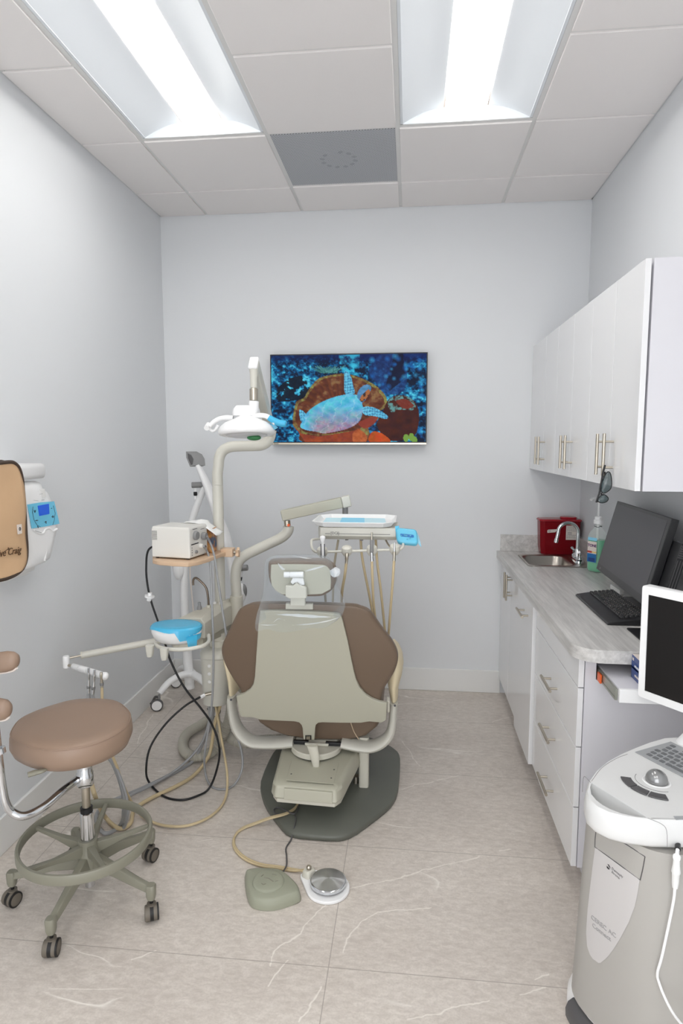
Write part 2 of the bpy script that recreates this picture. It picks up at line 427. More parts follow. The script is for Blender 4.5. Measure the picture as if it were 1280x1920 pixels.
# ceiling: tiles with a small reveal, tee grid, wall angle
xs = [0, XA, XA+T, XA+2*T, XA+3*T, W]
yk = [0]+[-(D1+T*j) for j in range(8)]+[YF]
open_cells = {}
for j in (2, 3, 6, 7):
    open_cells[(1, j)] = 'L'; open_cells[(3, j)] = 'L'
open_cells[(2, 1)] = 'V'
mb = MB()
mb.box(-.1, W+.1, YF-.1, .1, H+.16, H+.2)
for i in range(5):
    for j in range(len(yk)-1):
        if (i, j) in open_cells: continue
        x0, x1, y1, y0 = xs[i]+.009, xs[i+1]-.009, yk[j]-.009, yk[j+1]+.009
        z = H-.008
        lo = [V((x0, y0, H+.012)), V((x1, y0, H+.012)), V((x1, y1, H+.012)), V((x0, y1, H+.012))]
        l1 = [V((p.x, p.y, z+.002)) for p in lo]
        e = .002
        l2 = [V((x0+e, y0+e, z)), V((x1-e, y0+e, z)), V((x1-e, y1-e, z)), V((x0+e, y1-e, z))]
        mb.loft([lo, l1, l2])
struct(mb.build('ceiling', 'tile'))
mb = MB()
for x in xs[1:-1]: mb.box(x-.012, x+.012, YF, 0, H-.001, H+.03)
for j, y in enumerate(yk[1:-1]):
    for i in range(5):
        if j+1 in (3, 7) and i in (1, 3): continue
        mb.box(xs[i], xs[i+1], y-.012, y+.012, H-.0005, H+.025)
mb.box(0, .02, YF, 0, H-.002, H+.02).box(W-.02, W, YF, 0, H-.002, H+.02).box(0, W, -.02, 0, H-.002, H+.02)
struct(mb.build('trim_1', 'tee'))

# recessed light fittings with a central lit strip
def troffer(x0, yb, label):
    x1 = x0+T; yf = yb-2*T; xc = (x0+x1)/2; yc = (yb+yf)/2
    t = thing('ceiling_light', label, 'ceiling light', (xc, yc, H), 'recessed ceiling lights')
    a, b = x0+.0125, x1-.0125; ya, yz = yf+.0125, yb-.0125
    prof = []
    for k in range(9):
        s = k/8; prof.append((a+.012+(.192-.012)*s, H+.004+.058*math.sin(s*PI/2)))
    mb = MB()
    for sg in (1, -1):
        p0 = [V((xc+sg*(x-xc), ya, z)) for x, z in prof]; p1 = [V((xc+sg*(x-xc), yz, z)) for x, z in prof]
        n = len(p0); mb.add(p0+p1, [(i, i+1, n+i+1, n+i) for i in range(n-1)])
    mb.box(a, a+.012, ya, yz, H+.001, H+.02).box(b-.012, b, ya, yz, H+.001, H+.02)
    mb.build('reflector', 'troffer', t)
    for yy, s in ((ya, 1), (yz, -1)):
        m2 = MB()
        pts = [V((x, yy, z)) for x, z in prof]+[V((2*xc-x, yy, z)) for x, z in reversed(prof)]
        lo = [V((a, yy, H+.001)), V((b, yy, H+.001))]
        m2.prism([lo[0]]+pts+[lo[1]], (0, s*.003, 0))
        m2.build('end_plate', 'troffer', t, smooth=False)
    # diffuser: shallow bowed strip
    m3 = MB(); up = []; dn = []
    for k in range(9):
        s = -1+2*k/8; x = xc+s*.092
        dn.append((x, H+.058-.016*(1-s*s))); up.append((x, H+.066))
    sec = dn+up[::-1]
    m3.loft([[V((x, ya+.004, z)) for x, z in sec], [V((x, yz-.004, z)) for x, z in sec]])
    m3.build('diffuser', 'lamp', t)
    return t
ya0 = yk[2]
troffer(XA, ya0, 'long recessed ceiling light nearer the left wall, above the dental chair')
troffer(XA+2*T, ya0, 'long recessed ceiling light nearer the right wall, above the wall cabinets')
troffer(XA, yk[6], 'added recessed ceiling light on the left side, unseen behind the camera')  # unseen fitting, added to even out the room light
troffer(XA+2*T, yk[6], 'added recessed ceiling light on the right side, unseen behind the camera')  # its twin on the right, likewise added for more light

# perforated return-air grille
def perf_mat():
    m = bpy.data.materials.new('perforated_grey'); m.use_nodes = True; nt = m.node_tree; N = nt.nodes; L = nt.links
    b = N['Principled BSDF']; tc = N.new('ShaderNodeTexCoord')
    v = N.new('ShaderNodeTexVoronoi'); v.inputs['Scale'].default_value = 105; v.inputs['Randomness'].default_value = 0
    mp = N.new('ShaderNodeMapping'); mp.inputs['Rotation'].default_value = (0, 0, PI/4)
    L.new(tc.outputs['Object'], mp.inputs[0]); L.new(mp.outputs[0], v.inputs['Vector'])
    r = N.new('ShaderNodeValToRGB'); r.color_ramp.elements[0].position = .36; r.color_ramp.elements[0].color = lin((58, 60, 64)); r.color_ramp.elements[1].position = .42; r.color_ramp.elements[1].color = lin((176, 178, 182))
    L.new(v.outputs['Distance'], r.inputs[0]); L.new(r.outputs[0], b.inputs['Base Color'])
    b.inputs['Roughness'].default_value = .5
    return m
M['grille'] = perf_mat()
M['grilleb'] = mat('grille_backing', (150, 152, 156), .6)
gx0, gx1, gy1, gy0 = XA+T+.0125, XA+2*T-.0125, yk[1]-.0125, yk[2]+.0125
t = thing('ceiling_grille', 'square grey perforated air grille set in the ceiling tiles', 'air vent', ((gx0+gx1)/2, (gy0+gy1)/2, H))
MB().box(gx0, gx1, gy0, gy1, H-.003, H+.001).build('perforated_panel', 'grille', t)
mb = MB()
gc = V(((gx0+gx1)/2, (gy0+gy1)/2, H-.0034))
for k in range(12):
    a = 2*PI*k/12+.2
    if k == 8: continue
    mb.cyl(gc+V((.085*math.cos(a), .085*math.sin(a), 0)), gc+V((.085*math.cos(a), .085*math.sin(a), .0006)), .013, n=14)
mb.build('diffuser_holes', 'grilleb', t)
# ================================================================= wall television with a reef picture
def reef(nx, ny):
    rs = np.random.RandomState(7)
    u, v = np.meshgrid((np.arange(nx)+.5)/nx*1040+100, (np.arange(ny)+.5)/ny*587+85)
    def vn(sx, sy, seed):
        r = np.random.RandomState(seed); gx, gy = int(1040/sx)+3, int(587/sy)+3
        g = r.rand(gy, gx); fx = (u-100)/sx; fy = (v-85)/sy
        ix, iy = fx.astype(int), fy.astype(int); tx, ty = fx-ix, fy-iy
        tx = tx*tx*(3-2*tx); ty = ty*ty*(3-2*ty)
        return (g[iy, ix]*(1-tx)+g[iy, ix+1]*tx)*(1-ty)+(g[iy+1, ix]*(1-tx)+g[iy+1, ix+1]*tx)*ty
    def fbm(s, seed, o=4):
        a = 0; w = .5; t = 0
        for k in range(o): a = a+vn(s/2**k, s/2**k*.8, seed+k)*w; t += w; w *= .6
        return a/t
    sm = lambda a, b, x: np.clip((x-a)/(b-a), 0, 1)
    def C(*c): return np.array(c, float)
    img = np.zeros((ny, nx, 3))
    def put(mask, col):
        nonlocal img
        col = np.asarray(col, float)
        img = img*(1-mask[..., None])+col*mask[..., None]
    def inpoly(P, soft=0):
        P = np.array(P, float); c = np.zeros(u.shape, bool); n = len(P); j = n-1
        for i in range(n):
            cond = ((P[i, 1] > v) != (P[j, 1] > v)) & (u < (P[j, 0]-P[i, 0])*(v-P[i, 1])/(P[j, 1]-P[i, 1]+1e-9)+P[i, 0])
            c ^= cond; j = i
        return c.astype(float)
    def smooth(P): return [(p.x, p.y) for p in catmull([V((a, b, 0)) for a, b in P], 6, True)]
    f1, f2, f3 = fbm(120, 1), fbm(46, 20), fbm(18, 40, 3)
    t = np.clip(f1*.45+f2*.55, 0, 1)
    tt = sm(.36, .76, t+.55*(f3-.5)+.25*(fbm(9, 77, 2)-.5))[..., None]
    dark, mid, lite = C(3, 20, 46), C(8, 96, 150), C(84, 206, 232)
    img = np.where(tt < .5, dark+(mid-dark)*tt*2, mid+(lite-mid)*(tt-.5)*2)
    put(sm(150, 95, v)*.75, C(8, 28, 84)); put(sm(480, 640, u)*sm(170, 85, v)*.6, C(8, 26, 92))
    put(inpoly(smooth([(150, 300), (260, 230), (350, 240), (360, 330), (300, 380), (150, 390)]))*(f2 < .62)*.9, C(8, 20, 34))
    put(inpoly([(560, 90), (700, 90), (690, 230), (570, 200)])*sm(.35, .6, f2)*.8, C(60, 196, 226))
    # branching coral
    for k in range(46):
        a = rs.uniform(-1.3, 1.3); l = rs.uniform(40, 115); x0 = 490+rs.uniform(-50, 60); y0 = 205
        x1, y1 = x0+l*math.sin(a), y0-l*math.cos(a)*.95
        px, py = u-x0, v-y0; q = np.clip((px*(x1-x0)+py*(y1-y0))/l/l, 0, 1)
        put((np.hypot(px-q*(x1-x0), py-q*(y1-y0)) < 3.4)*.8, C(56, 120, 120)+rs.uniform(-20, 40))
    # dark coral heads right
    rk = inpoly(smooth([(760, 190), (840, 90), (960, 85), (1010, 200), (990, 330), (880, 350), (800, 270)]))
    put(rk*.85, np.stack([12+20*f3, 34+66*f3*f2, 84+90*f3*f2], -1))
    put(inpoly([(930, 85), (985, 85), (1000, 250), (900, 330), (870, 300)])*.85, C(8, 14, 40))
    for k in range(90):
        cx, cy, r = rs.uniform(760, 1130), rs.uniform(100, 640), rs.uniform(8, 24)
        if 820 < cx < 1090 and cy > 360: continue
        d = np.hypot(u-cx, v-cy)/r; put((d < 1)*(.75-.6*d).clip(0, 1), C(24, 110, 190) if k % 3 else C(60, 170, 220))
    # sponge bowl
    bowl = smooth([(245, 520), (258, 440), (275, 395), (325, 370), (345, 335), (385, 280), (430, 240), (500, 222), (590, 212), (690, 236), (790, 284), (855, 340), (882, 395), (868, 440), (830, 470), (820, 520), (760, 570), (740, 672), (330, 672), (290, 610), (250, 560)])
    mk = inpoly(bowl); ang = np.arctan2(v-480, u-560)
    streak = .5+.5*np.sin(ang*34+6*f2)
    col = np.stack([58+66*f2+30*streak*f3, 26+40*f2+22*streak*f3, 18+30*f2], -1)
    put(mk, col)
    put(mk*sm(.55, .75, f2)*.55, C(150, 132, 84))
    inner = smooth([(262, 515), (272, 450), (290, 408), (332, 388), (360, 342), (398, 292), (440, 254), (505, 236), (590, 226), (684, 250), (778, 298), (838, 350), (864, 396), (850, 436), (812, 466), (800, 520), (720, 570), (650, 592), (560, 606), (430, 622), (330, 602), (285, 566)])
    rim = mk*(1-inpoly(inner))*(v < 625); put(rim*np.clip(.15+1.6*(f3-.3), 0, .9), C(146, 158, 84))
    put(mk*inpoly([(250, 560), (300, 612), (420, 636), (600, 606), (650, 596), (700, 580), (740, 672), (330, 672)]), np.stack([104+80*f2, 40+46*f2, 22+30*f3], -1))
    put(inpoly(smooth([(690, 545), (760, 510), (820, 500), (800, 545), (740, 580)]))*.9, C(140, 54, 40))
    # right sponge
    put(inpoly(smooth([(815, 560), (850, 480), (890, 390), (960, 358), (1040, 380), (1088, 450), (1090, 560), (1050, 640), (900, 660)])), np.stack([40+50*f2, 16+22*f2, 12+18*f3], -1))
    put(inpoly(smooth([(890, 400), (950, 362), (1030, 375), (1072, 430), (1040, 462), (980, 455), (910, 470)]))*sm(.4, .6, f3), C(96, 150, 150))
    put(inpoly(smooth([(940, 400), (1000, 385), (1060, 430), (1000, 450)]))*.9, C(120, 44, 30))
    put(inpoly(smooth([(770, 620), (800, 600), (860, 620), (905, 672), (770, 672)])), np.stack([150+70*f2, 56+40*f3, 18+f2*16], -1))
    put(inpoly(smooth([(655, 610), (700, 590), (745, 625), (740, 672), (660, 672)]))*.9, np.stack([140+70*f3, 60+60*f3, 26+40*f3], -1))
    for cx, cy in ((1010, 645), (1045, 638), (1066, 660)):
        d = np.hypot((u-cx)/18, (v-cy)/26); put((d < 1).astype(float), C(130, 176, 74)*.9)
    # turtle
    for P in ([(598, 200), (612, 195), (640, 232), (658, 300), (664, 345), (606, 350), (596, 290)], [(716, 440), (780, 436), (840, 462), (888, 500), (872, 516), (800, 498), (730, 486)], [(290, 455), (318, 462), (345, 500), (320, 540), (298, 520)]):
        put(inpoly(smooth(P)), np.stack([70+60*f3, 160+60*f3, 204+40*f3], -1))
        put(inpoly(smooth(P))*(np.abs(np.sin(u*.19+f3*3)*np.sin(v*.17+f2*4)) < .22)*.6, C(26, 70, 120))
    sh = smooth([(296, 566), (318, 520), (345, 470), (400, 425), (480, 385), (560, 360), (630, 350), (690, 360), (716, 410), (718, 480), (690, 540), (620, 580), (540, 600), (460, 612), (400, 600), (340, 590)])
    mk = inpoly(sh)
    pk = sm(430, 560, v+60*(f2-.5))*sm(330, 420, u)
    sc_ = np.abs(np.sin((u*.7-v*.75)*.05+f2*2))*np.abs(np.sin((u*.6+v*.9)*.04+f2*2)); col = np.stack([70+60*f3+66*pk-30*sc_, 172+46*f2-44*pk-22*sc_, 208+36*f3-56*pk-14*sc_], -1)
    put(mk, col)
    put(mk*(np.abs(np.sin((u*.8+v*.5)*.045+f2*3)) < .12)*.3, C(226, 236, 240)); put(mk*sm(.6, .7, f3)*.3*pk, C(132, 90, 84))
    hd = smooth([(684, 372), (690, 330), (720, 296), (756, 288), (776, 306), (762, 350), (730, 398), (714, 404)])
    put(inpoly(hd), np.stack([52+60*f3, 112+50*f3, 150+60*f3], -1))
    hd2 = smooth([(700, 385), (720, 350), (760, 318), (766, 345), (736, 388), (714, 402)])
    put(inpoly(hd2), C(168, 104, 60)); put(inpoly(hd2)*(f3 > .52)*.85, C(40, 34, 40))
    return np.clip(img, 0, 255)
TY = -.065
tvx0, tvx1, tvz0, tvz1 = .716, 1.703, 1.612, 2.178
t = thing('television', 'wall-mounted flat television showing a sea turtle resting on coral', 'television', ((tvx0+tvx1)/2, TY, tvz0))
MB().box(tvx0, tvx1, TY, TY+.022, tvz0+.012, tvz1).build('bezel', 'black', t, bevel=.002)
MB().box(tvx0+.09, tvx1-.06, TY+.022, -.001, tvz0+.06, tvz1-.1).build('rear_housing', 'black', t, bevel=.01)
b = MB().box(tvx0, tvx1, TY-.002, TY+.024, tvz0, tvz0+.013).build('lower_trim', 'nickel', t, bevel=.002); lab(b, 'silver strip along the lower edge')
MB().box(tvx0+.018, tvx0+.048, TY-.0026, TY-.002, tvz0+.0045, tvz0+.0085).build('maker_mark', 'dgrey', t)
nx, ny = 300, 169
img = reef(nx, ny)
sx0, sx1, sz0, sz1 = tvx0+.007, tvx1-.007, tvz0+.018, tvz1-.007
vs = [(sx0+(sx1-sx0)*i/(nx-1), TY-.0008, sz1-(sz1-sz0)*j/(ny-1)) for j in range(ny) for i in range(nx)]
fs = [(j*nx+i, (j+1)*nx+i, (j+1)*nx+i+1, j*nx+i+1) for j in range(ny-1) for i in range(nx-1)]
m = bpy.data.materials.new('television_picture'); m.use_nodes = True; nt = m.node_tree; bs = nt.nodes['Principled BSDF']
a = nt.nodes.new('ShaderNodeVertexColor'); a.layer_name = 'picture'
nt.links.new(a.outputs['Color'], bs.inputs['Emission Color']); bs.inputs['Emission Strength'].default_value = .60
bs.inputs['Base Color'].default_value = (.01, .01, .012, 1); bs.inputs['Roughness'].default_value = .4; bs.inputs['Specular IOR Level'].default_value = .06
o = MB().add(vs, fs).build('screen', m, t)
at_ = o.data.color_attributes.new('picture', 'FLOAT_COLOR', 'POINT')
l = img/255; l = np.where(l <= .04045, l/12.92, ((l+.055)/1.055)**2.4)
at_.data.foreach_set('color', np.concatenate([l.reshape(-1, 3), np.ones((nx*ny, 1))], 1).ravel().astype('f'))
# ================================================================= wall cabinets
XU, ZU0, ZU1 = 2.345, 1.462, 2.212
def bar_handle(c, ax, L, parent, out=(-1, 0, 0), stand=.034, r=.006, inset=.03):
    """bar pull: c = middle of the bar on the door face"""
    c, ax, o = V(c), V(ax), V(out); mb = MB(); k = c+o*stand
    mb.cyl(k-ax*(L/2), k+ax*(L/2), r, n=14)
    for s in (-1, 1):
        q = c+ax*(s*(L/2-inset)); mb.cyl(q-o*.0005, q+o*stand, r*.75, n=10)
    return mb.build('handle', 'nickel', parent)
def wall_cab(y0, y1, ym, label):
    t = thing('wall_cabinet', label, 'cabinet', (W, (y0+y1)/2, ZU0), 'white cabinets on the right wall')
    MB().box(XU+.026, W-.001, y0+.001, y1-.001, ZU0, ZU1).build('carcass', 'lamin2', t, bevel=.0015)
    for a, b, s in ((ym, y1, 1), (y0, ym, -1)):
        d = MB().box(XU, XU+.019, a+.002, b-.002, ZU0+.001, ZU1-.001).build('door', 'lamin', t, bevel=.0015)
        bar_handle((XU, ym+s*.042, ZU0+.118), Z, .155, d)
wall_cab(-.68, -.002, -.39, 'white two-door wall cabinet next to the far wall')
wall_cab(-1.29, -.68, -.995, 'white two-door wall cabinet in the middle of the row')
wall_cab(-1.872, -1.29, -1.587, 'white two-door wall cabinet nearest the camera, sunglasses hanging on its handle')

# ================================================================= base cabinets
XC, ZC, CT = 2.19, .112, .94
def kick(mb, y0, y1): mb.box(XC+.075, W-.002, y0, y1, .0, ZC)
t = thing('base_cabinet', 'white two-door cabinet under the sink', 'cabinet', (2.42, -.35, 0), 'white base cabinets')
mb = MB().box(XC+.024, W-.001, -.699, -.002, ZC, CT-.19); kick(mb, -.699, -.016); mb.build('carcass', 'lamin2', t)
MB().box(XC+.024, XC+.04, -.699, -.002, CT-.19, CT-.046).build('front_rail', 'lamin2', t)
for a, b, s in ((-.38, -.004, 1), (-.698, -.38, -1)):
    d = MB().box(XC, XC+.019, a+.0015, b-.0015, ZC, CT-.052).build('door', 'lamin', t, bevel=.0015)
    bar_handle((XC, -.405+s*.036, .80), Z, .15, d)
t = thing('base_cabinet', 'white tall pull-out bin cabinet with one horizontal handle', 'cabinet', (2.42, -.92, 0), 'white base cabinets')
mb = MB().box(XC+.024, W-.001, -1.135, -.70, ZC, CT-.046); kick(mb, -1.135, -.70); mb.build('carcass', 'lamin2', t)
d = MB().box(XC-.014, XC+.006, -1.122, -.702, ZC-.012, CT-.052).build('door', 'lamin', t, bevel=.0015)
bar_handle((XC-.014, -.96, .795), Y, .165, d)
t = thing('base_cabinet', 'white four-drawer cabinet at the near end of the counter', 'cabinet', (2.42, -1.5, 0), 'white base cabinets')
YE = -1.875
mb = MB()
# carcass panels, leaving a slot in the end panel for the pull-out tray
sl0, sl1, sz0_, sz1_ = 2.247, 2.62, .81, .888
mb.box(XC+.024, W-.001, YE+.02, -1.136, ZC, .80).box(XC+.024, 2.236, YE+.02, -1.136, .80, CT-.046).box(2.635, W-.001, YE+.02, -1.136, .80, CT-.046)
kick(mb, YE+.03, -1.136)
mb.build('carcass', 'lamin2', t)
mb = MB().box(XC+.021, sl0, YE, YE+.0195, ZC, CT-.046).box(sl1, W-.001, YE, YE+.0195, ZC, CT-.046).box(sl0, sl1, YE, YE+.0195, ZC, sz0_).box(sl0, sl1, YE, YE+.0195, sz1_, CT-.046)
mb.build('end_panel', 'lamin2', t)
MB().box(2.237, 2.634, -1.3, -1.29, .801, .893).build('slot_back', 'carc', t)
for k, (a, b, hz) in enumerate(((.778, CT-.05, None), (.562, .776, .655), (.338, .56, .444), (ZC, .336, .226))):
    d = MB().box(XC, XC+.019, YE+.004, -1.142, a+.001, b-.001).build('drawer', 'lamin', t, bevel=.0015)
    if hz: bar_handle((XC, -1.52, hz), Y, .17, d)

# pull-out tray on slides
t = thing('pull_out_tray', 'white tray pulled out of the cabinet end, on metal slides', 'tray', (2.43, -1.95, .80))
MB().box(2.262, 2.6, -2.062, -1.42, .833, .855).build('board', 'lamin2', t)
MB().box(2.262, 2.6, -2.074, -2.0625, .812, .8555).build('front_lip', 'white', t, bevel=.001)
mb = MB().box(2.2535, 2.2615, -2.058, -1.40, .814, .85).box(2.252, 2.2534, -2.055, -1.4, .819, .823)
lab(mb.build('slide', 'galv', t), 'galvanised drawer slide'); lab(MB().box(2.6005, 2.608, -2.03, -1.40, .814, .85).build('slide', 'galv', t), 'galvanised drawer slide')
lab(MB().box(2.2455, 2.2525, -1.925, -1.892, .815, .846).build('release_clip', 'orange', t, bevel=.002), 'orange release clip')

# glove carton
t = thing('carton', 'blue and white carton lying on the pull-out tray', 'box', (2.4, -2.0, .8555))
bx0, bx1, by0, by1, bz0, bz1 = 2.335, 2.455, -2.0615, -1.955, .8558, .932
MB().box(bx0, bx1, by0, by1, bz0, bz1).build('body', 'boxpale', t)
MB().box(bx0+.0005, bx1, by0+.0005, by1-.0005, bz1, bz1+.0006).build('top_panel', 'label', t)
e = .0008
q = lambda z0, z1, y0, y1: MB().box(bx0-e, bx0, y0, y1, z0, z1)
lab(q(bz0+.032, bz0+.058, by0, by1).build('printed_band', 'boxblue', t), 'dark blue band')
lab(q(bz0+.034, bz0+.039, by0, by1).build('printed_band', 'boxteal', t), 'teal stripe')
e = .0012
for z, w, mm in ((bz0+.046, .05, 'white'), (bz0+.016, .045, 'label')):
    mb = MB(); random.seed(int(z*1e4))
    for i in range(9): mb.box(bx0-e, bx0-.0007, by0+.03+i*w/9, by0+.03+i*w/9+w/9*.7, z-.003, z+.003+.002*(i % 3 == 0))
    mb.build('print', mm, t)
MB().box(bx0-e, bx0-.0007, by1-.02, by1-.008, bz0+.06, bz0+.069).build('print', 'label', t)
mb = MB()
for i in range(5): mb.box(bx0+.03+i*.01, bx0+.037+i*.01, by1-.05, by1-.045, bz1+.0006, bz1+.001)
mb.build('print', 'ink', t)

# ================================================================= worktop
def wood_mat():
    m = bpy.data.materials.new('grey_wood_laminate'); m.use_nodes = True; nt = m.node_tree; N = nt.nodes; L = nt.links
    b = N['Principled BSDF']; tc = N.new('ShaderNodeTexCoord'); mp = N.new('ShaderNodeMapping'); mp.inputs['Scale'].default_value = (34, 2.2, 34)
    n = N.new('ShaderNodeTexNoise'); n.inputs['Scale'].default_value = 1.6; n.inputs['Detail'].default_value = 7; n.inputs['Roughness'].default_value = .62
    L.new(tc.outputs['Object'], mp.inputs[0]); L.new(mp.outputs[0], n.inputs['Vector'])
    r = N.new('ShaderNodeValToRGB'); r.color_ramp.elements[0].position = .3; r.color_ramp.elements[0].color = lin((174, 172, 170)); r.color_ramp.elements[1].position = .7; r.color_ramp.elements[1].color = lin((214, 212, 209))
    L.new(n.outputs[0], r.inputs[0]); L.new(r.outputs[0], b.inputs['Base Color']); b.inputs['Roughness'].default_value = .32
    return m
M['wood'] = wood_mat()
t = thing('countertop', 'grey wood-grain countertop with a rounded near corner', 'countertop', (2.41, -1, CT-.045))
xf, yn, R = 2.158, -1.952, .09
out = [(xf, -.003)]+[(xf+R-R*math.cos(a), yn+R-R*math.sin(a)) for a in [PI/2*k/10 for k in range(11)]]+[(W-.0015, yn), (W-.0015, -.003)]
skx0, skx1, sky0, sky1 = 2.262, 2.606, -.525, -.14
hole = [(skx0+.17+a, (sky0+sky1)/2+b) for a, b in rrect(.325, .372, .03)]
hole = [(skx0+(skx1-skx0)/2+a, (sky0+sky1)/2+b) for a, b in rrect(.325, .366, .03)]
P = [V((a, b, 0)) for a, b in out]; Hh = [V((a, b, 0)) for a, b in hole]
tri = tessellate_polygon([P, Hh]); al = P+Hh; n = len(al); np_ = len(P); nh = len(Hh)
zt, zb = CT, CT-.045
fs = [tuple(x) for x in tri]+[tuple(i+n for i in x) for x in tri]
fs += [(i, (i+1) % np_, (i+1) % np_+n, i+n) for i in range(np_)]+[(np_+i, np_+(i+1) % nh, np_+(i+1) % nh+n, np_+i+n) for i in range(nh)]
MB().add([V((p.x, p.y, zt)) for p in al]+[V((p.x, p.y, zb)) for p in al], fs).build('worktop', 'wood', t, sharp=25)
MB().box(xf+.02, W-.0015, -.022, -.002, CT+.0002, CT+.105).build('backsplash', 'wood', t, bevel=.002)
MB().box(W-.0215, W-.0015, yn+.05, -.023, CT+.0002, CT+.105).build('backsplash', 'wood', t, bevel=.002)

# ================================================================= sink and tap
t = thing('sink', 'small stainless steel drop-in sink in the countertop', 'sink', ((skx0+skx1)/2, (sky0+sky1)/2, CT))
cx, cy = (skx0+skx1)/2, (sky0+sky1)/2
def rl(w, h, r, z, dx=0, n=6): return [V((cx+dx+a, cy+b, z)) for a, b in rrect(w, h, r, n)]
ww, hh = skx1-skx0, sky1-sky0
bw, bh, bd = .235, .31, -.035
MB().loft([rl(ww, hh, .035, CT+.001), rl(ww, hh, .035, CT+.004), rl(ww-.014, hh-.014, .032, CT+.006), rl(bw+.014, bh+.014, .06, CT+.005, bd), rl(bw, bh, .055, CT-.001, bd),
           rl(bw-.012, bh-.012, .05, CT-.10, bd), rl(bw-.05, bh-.05, .05, CT-.14, bd), rl(.05, .05, .024, CT-.146, bd)], False, True).build('basin', 'steel', t, sharp=50)
MB().lathe([(.02, 0), (.021, .002), (.012, .003)], (cx+bd, cy, CT-.1455)).build('drain', 'chrome', t)
t = thing('tap', 'chrome gooseneck tap with two lever handles at the sink', 'tap', (2.56, -.36, CT+.0065))
fx, fy, fz = 2.562, -.36, CT+.0066
MB().loft([[V((fx+a, fy+b, fz)) for a, b in rrect(.05, .15, .022)], [V((fx+a, fy+b, fz+.012)) for a, b in rrect(.046, .146, .02)], [V((fx+a, fy+b, fz+.018)) for a, b in rrect(.03, .12, .014)]]).build('base_plate', 'chrome', t)
MB().lathe([(.017, 0), (.017, .02), (.013, .03), (.013, .05), (.0105, .055)], (fx, fy, fz+.0185)).build('collar', 'chrome', t)
sp = [(fx, fy, fz+.06), (fx, fy, fz+.15)]+[(fx-.056+.056*math.cos(a), fy, fz+.165+.056*math.sin(a)) for a in [PI*k/8 for k in range(8)]]+[(fx-.112, fy, fz+.155), (fx-.118, fy, fz+.125)]
MB().tube(sp, .0095, n=14, sub=4).build('spout', 'chrome', t)
MB().cyl((fx-.1175, fy, fz+.127), (fx-.121, fy, fz+.106), .0115).build('aerator', 'chrome', t)
for s in (-1, 1):
    k = MB().lathe([(.017, 0), (.016, .016), (.01, .02), (.012, .026), (.013, .036), (.006, .04)], (fx, fy+s*.055, fz+.0186)).build('handle', 'chrome', t)
    MB().tube([(fx, fy+s*.055, fz+.05), (fx-.006, fy+s*.06, fz+.058), (fx-.012, fy+s*.078, fz+.066)], [.006, .006, .008]).build('lever', 'chrome', k)

# ================================================================= sharps bin
t = thing('sharps_container', 'red translucent sharps bin standing behind the sink', 'sharps bin', (2.52, -.08, CT))
x0, x1, y0, y1, z0 = 2.405, 2.634, -.125, -.025, CT+.0008
def sec(k, z, e=0):
    a, b, c, d = x0-k+e, x1+k-e, y0-k+e, y1-e
    return [V((a+.022, c, z)), V((b-.022, c, z)), V((b, c+.02, z)), V((b, d, z)), V((a, d, z)), V((a, c+.02, z))]
MB().loft([sec(-.008, z0), sec(0, z0+.05), sec(.006, z0+.205)], True, True).build('body', 'redpl', t, bevel=.004)
MB().loft([sec(.012, z0+.2055), sec(.012, z0+.214), sec(.004, z0+.219)]).build('rim', 'redlid', t, bevel=.003)
MB().lathe([(.048, 0), (.05, .006), (.046, .011), (.04, .012)], (x1-.06, (y0+y1)/2, z0+.2195)).build('lid', 'redlid', t)
fy_ = y0-.0065
sl = lambda n, m, xa, xb, za, zb, e=.0: MB().box(xa, xb, fy_-.0012-e, fy_-.0006-e, z0+za, z0+zb).build(n, m, t)
# tilted a hair with the tapered front: thin printed labels
lab(sl('label', 'label', x1-.084, x1-.022, .095, .182), 'white printed label')
mb = MB(); random.seed(3)
for r in range(9):
    zz = .176-r*.0085
    if r in (4, 5): mb.box(x1-.076, x1-.05, fy_-.0018, fy_-.0012, z0+zz-.005, z0+zz-.001); continue
    xx = x1-.08
    while xx < x1-.03:
        w = random.uniform(.004, .011); mb.box(xx, min(xx+w, x1-.026), fy_-.0018, fy_-.0012, z0+zz-.003, z0+zz); xx += w+.002
mb.build('print', 'inkg', t)
lab(MB().prism([V((x0+.035, fy_-.0006, z0+.136)), V((x0+.08, fy_-.0006, z0+.14)), V((x0+.09, fy_-.0006, z0+.15)), V((x0+.09, fy_-.0006, z0+.159)), V((x0+.04, fy_-.0006, z0+.156)), V((x0+.034, fy_-.0006, z0+.15))], (0, -.0006, 0)).build('label', 'label', t), 'small white tag label')
MB().tube([V((x0+.047+.0052*math.cos(a), fy_-.0014, z0+.147+.0052*math.sin(a))) for a in [2*PI*k/16 for k in range(16)]], .0011, closed=True, sub=1, n=6).build('print', 'inkg', t)
mb = MB(); random.seed(8)
for k in range(26):
    mb.obox((random.uniform(x0+.03, x1-.03), random.uniform(y0+.012, y0+.03), z0+random.uniform(.012, .04)), (V((1, random.uniform(-1, 1), random.uniform(-.6, .6))), Y, Z), (random.uniform(.01, .02), .003, .003))
mb.build('contents', 'sharp', t)

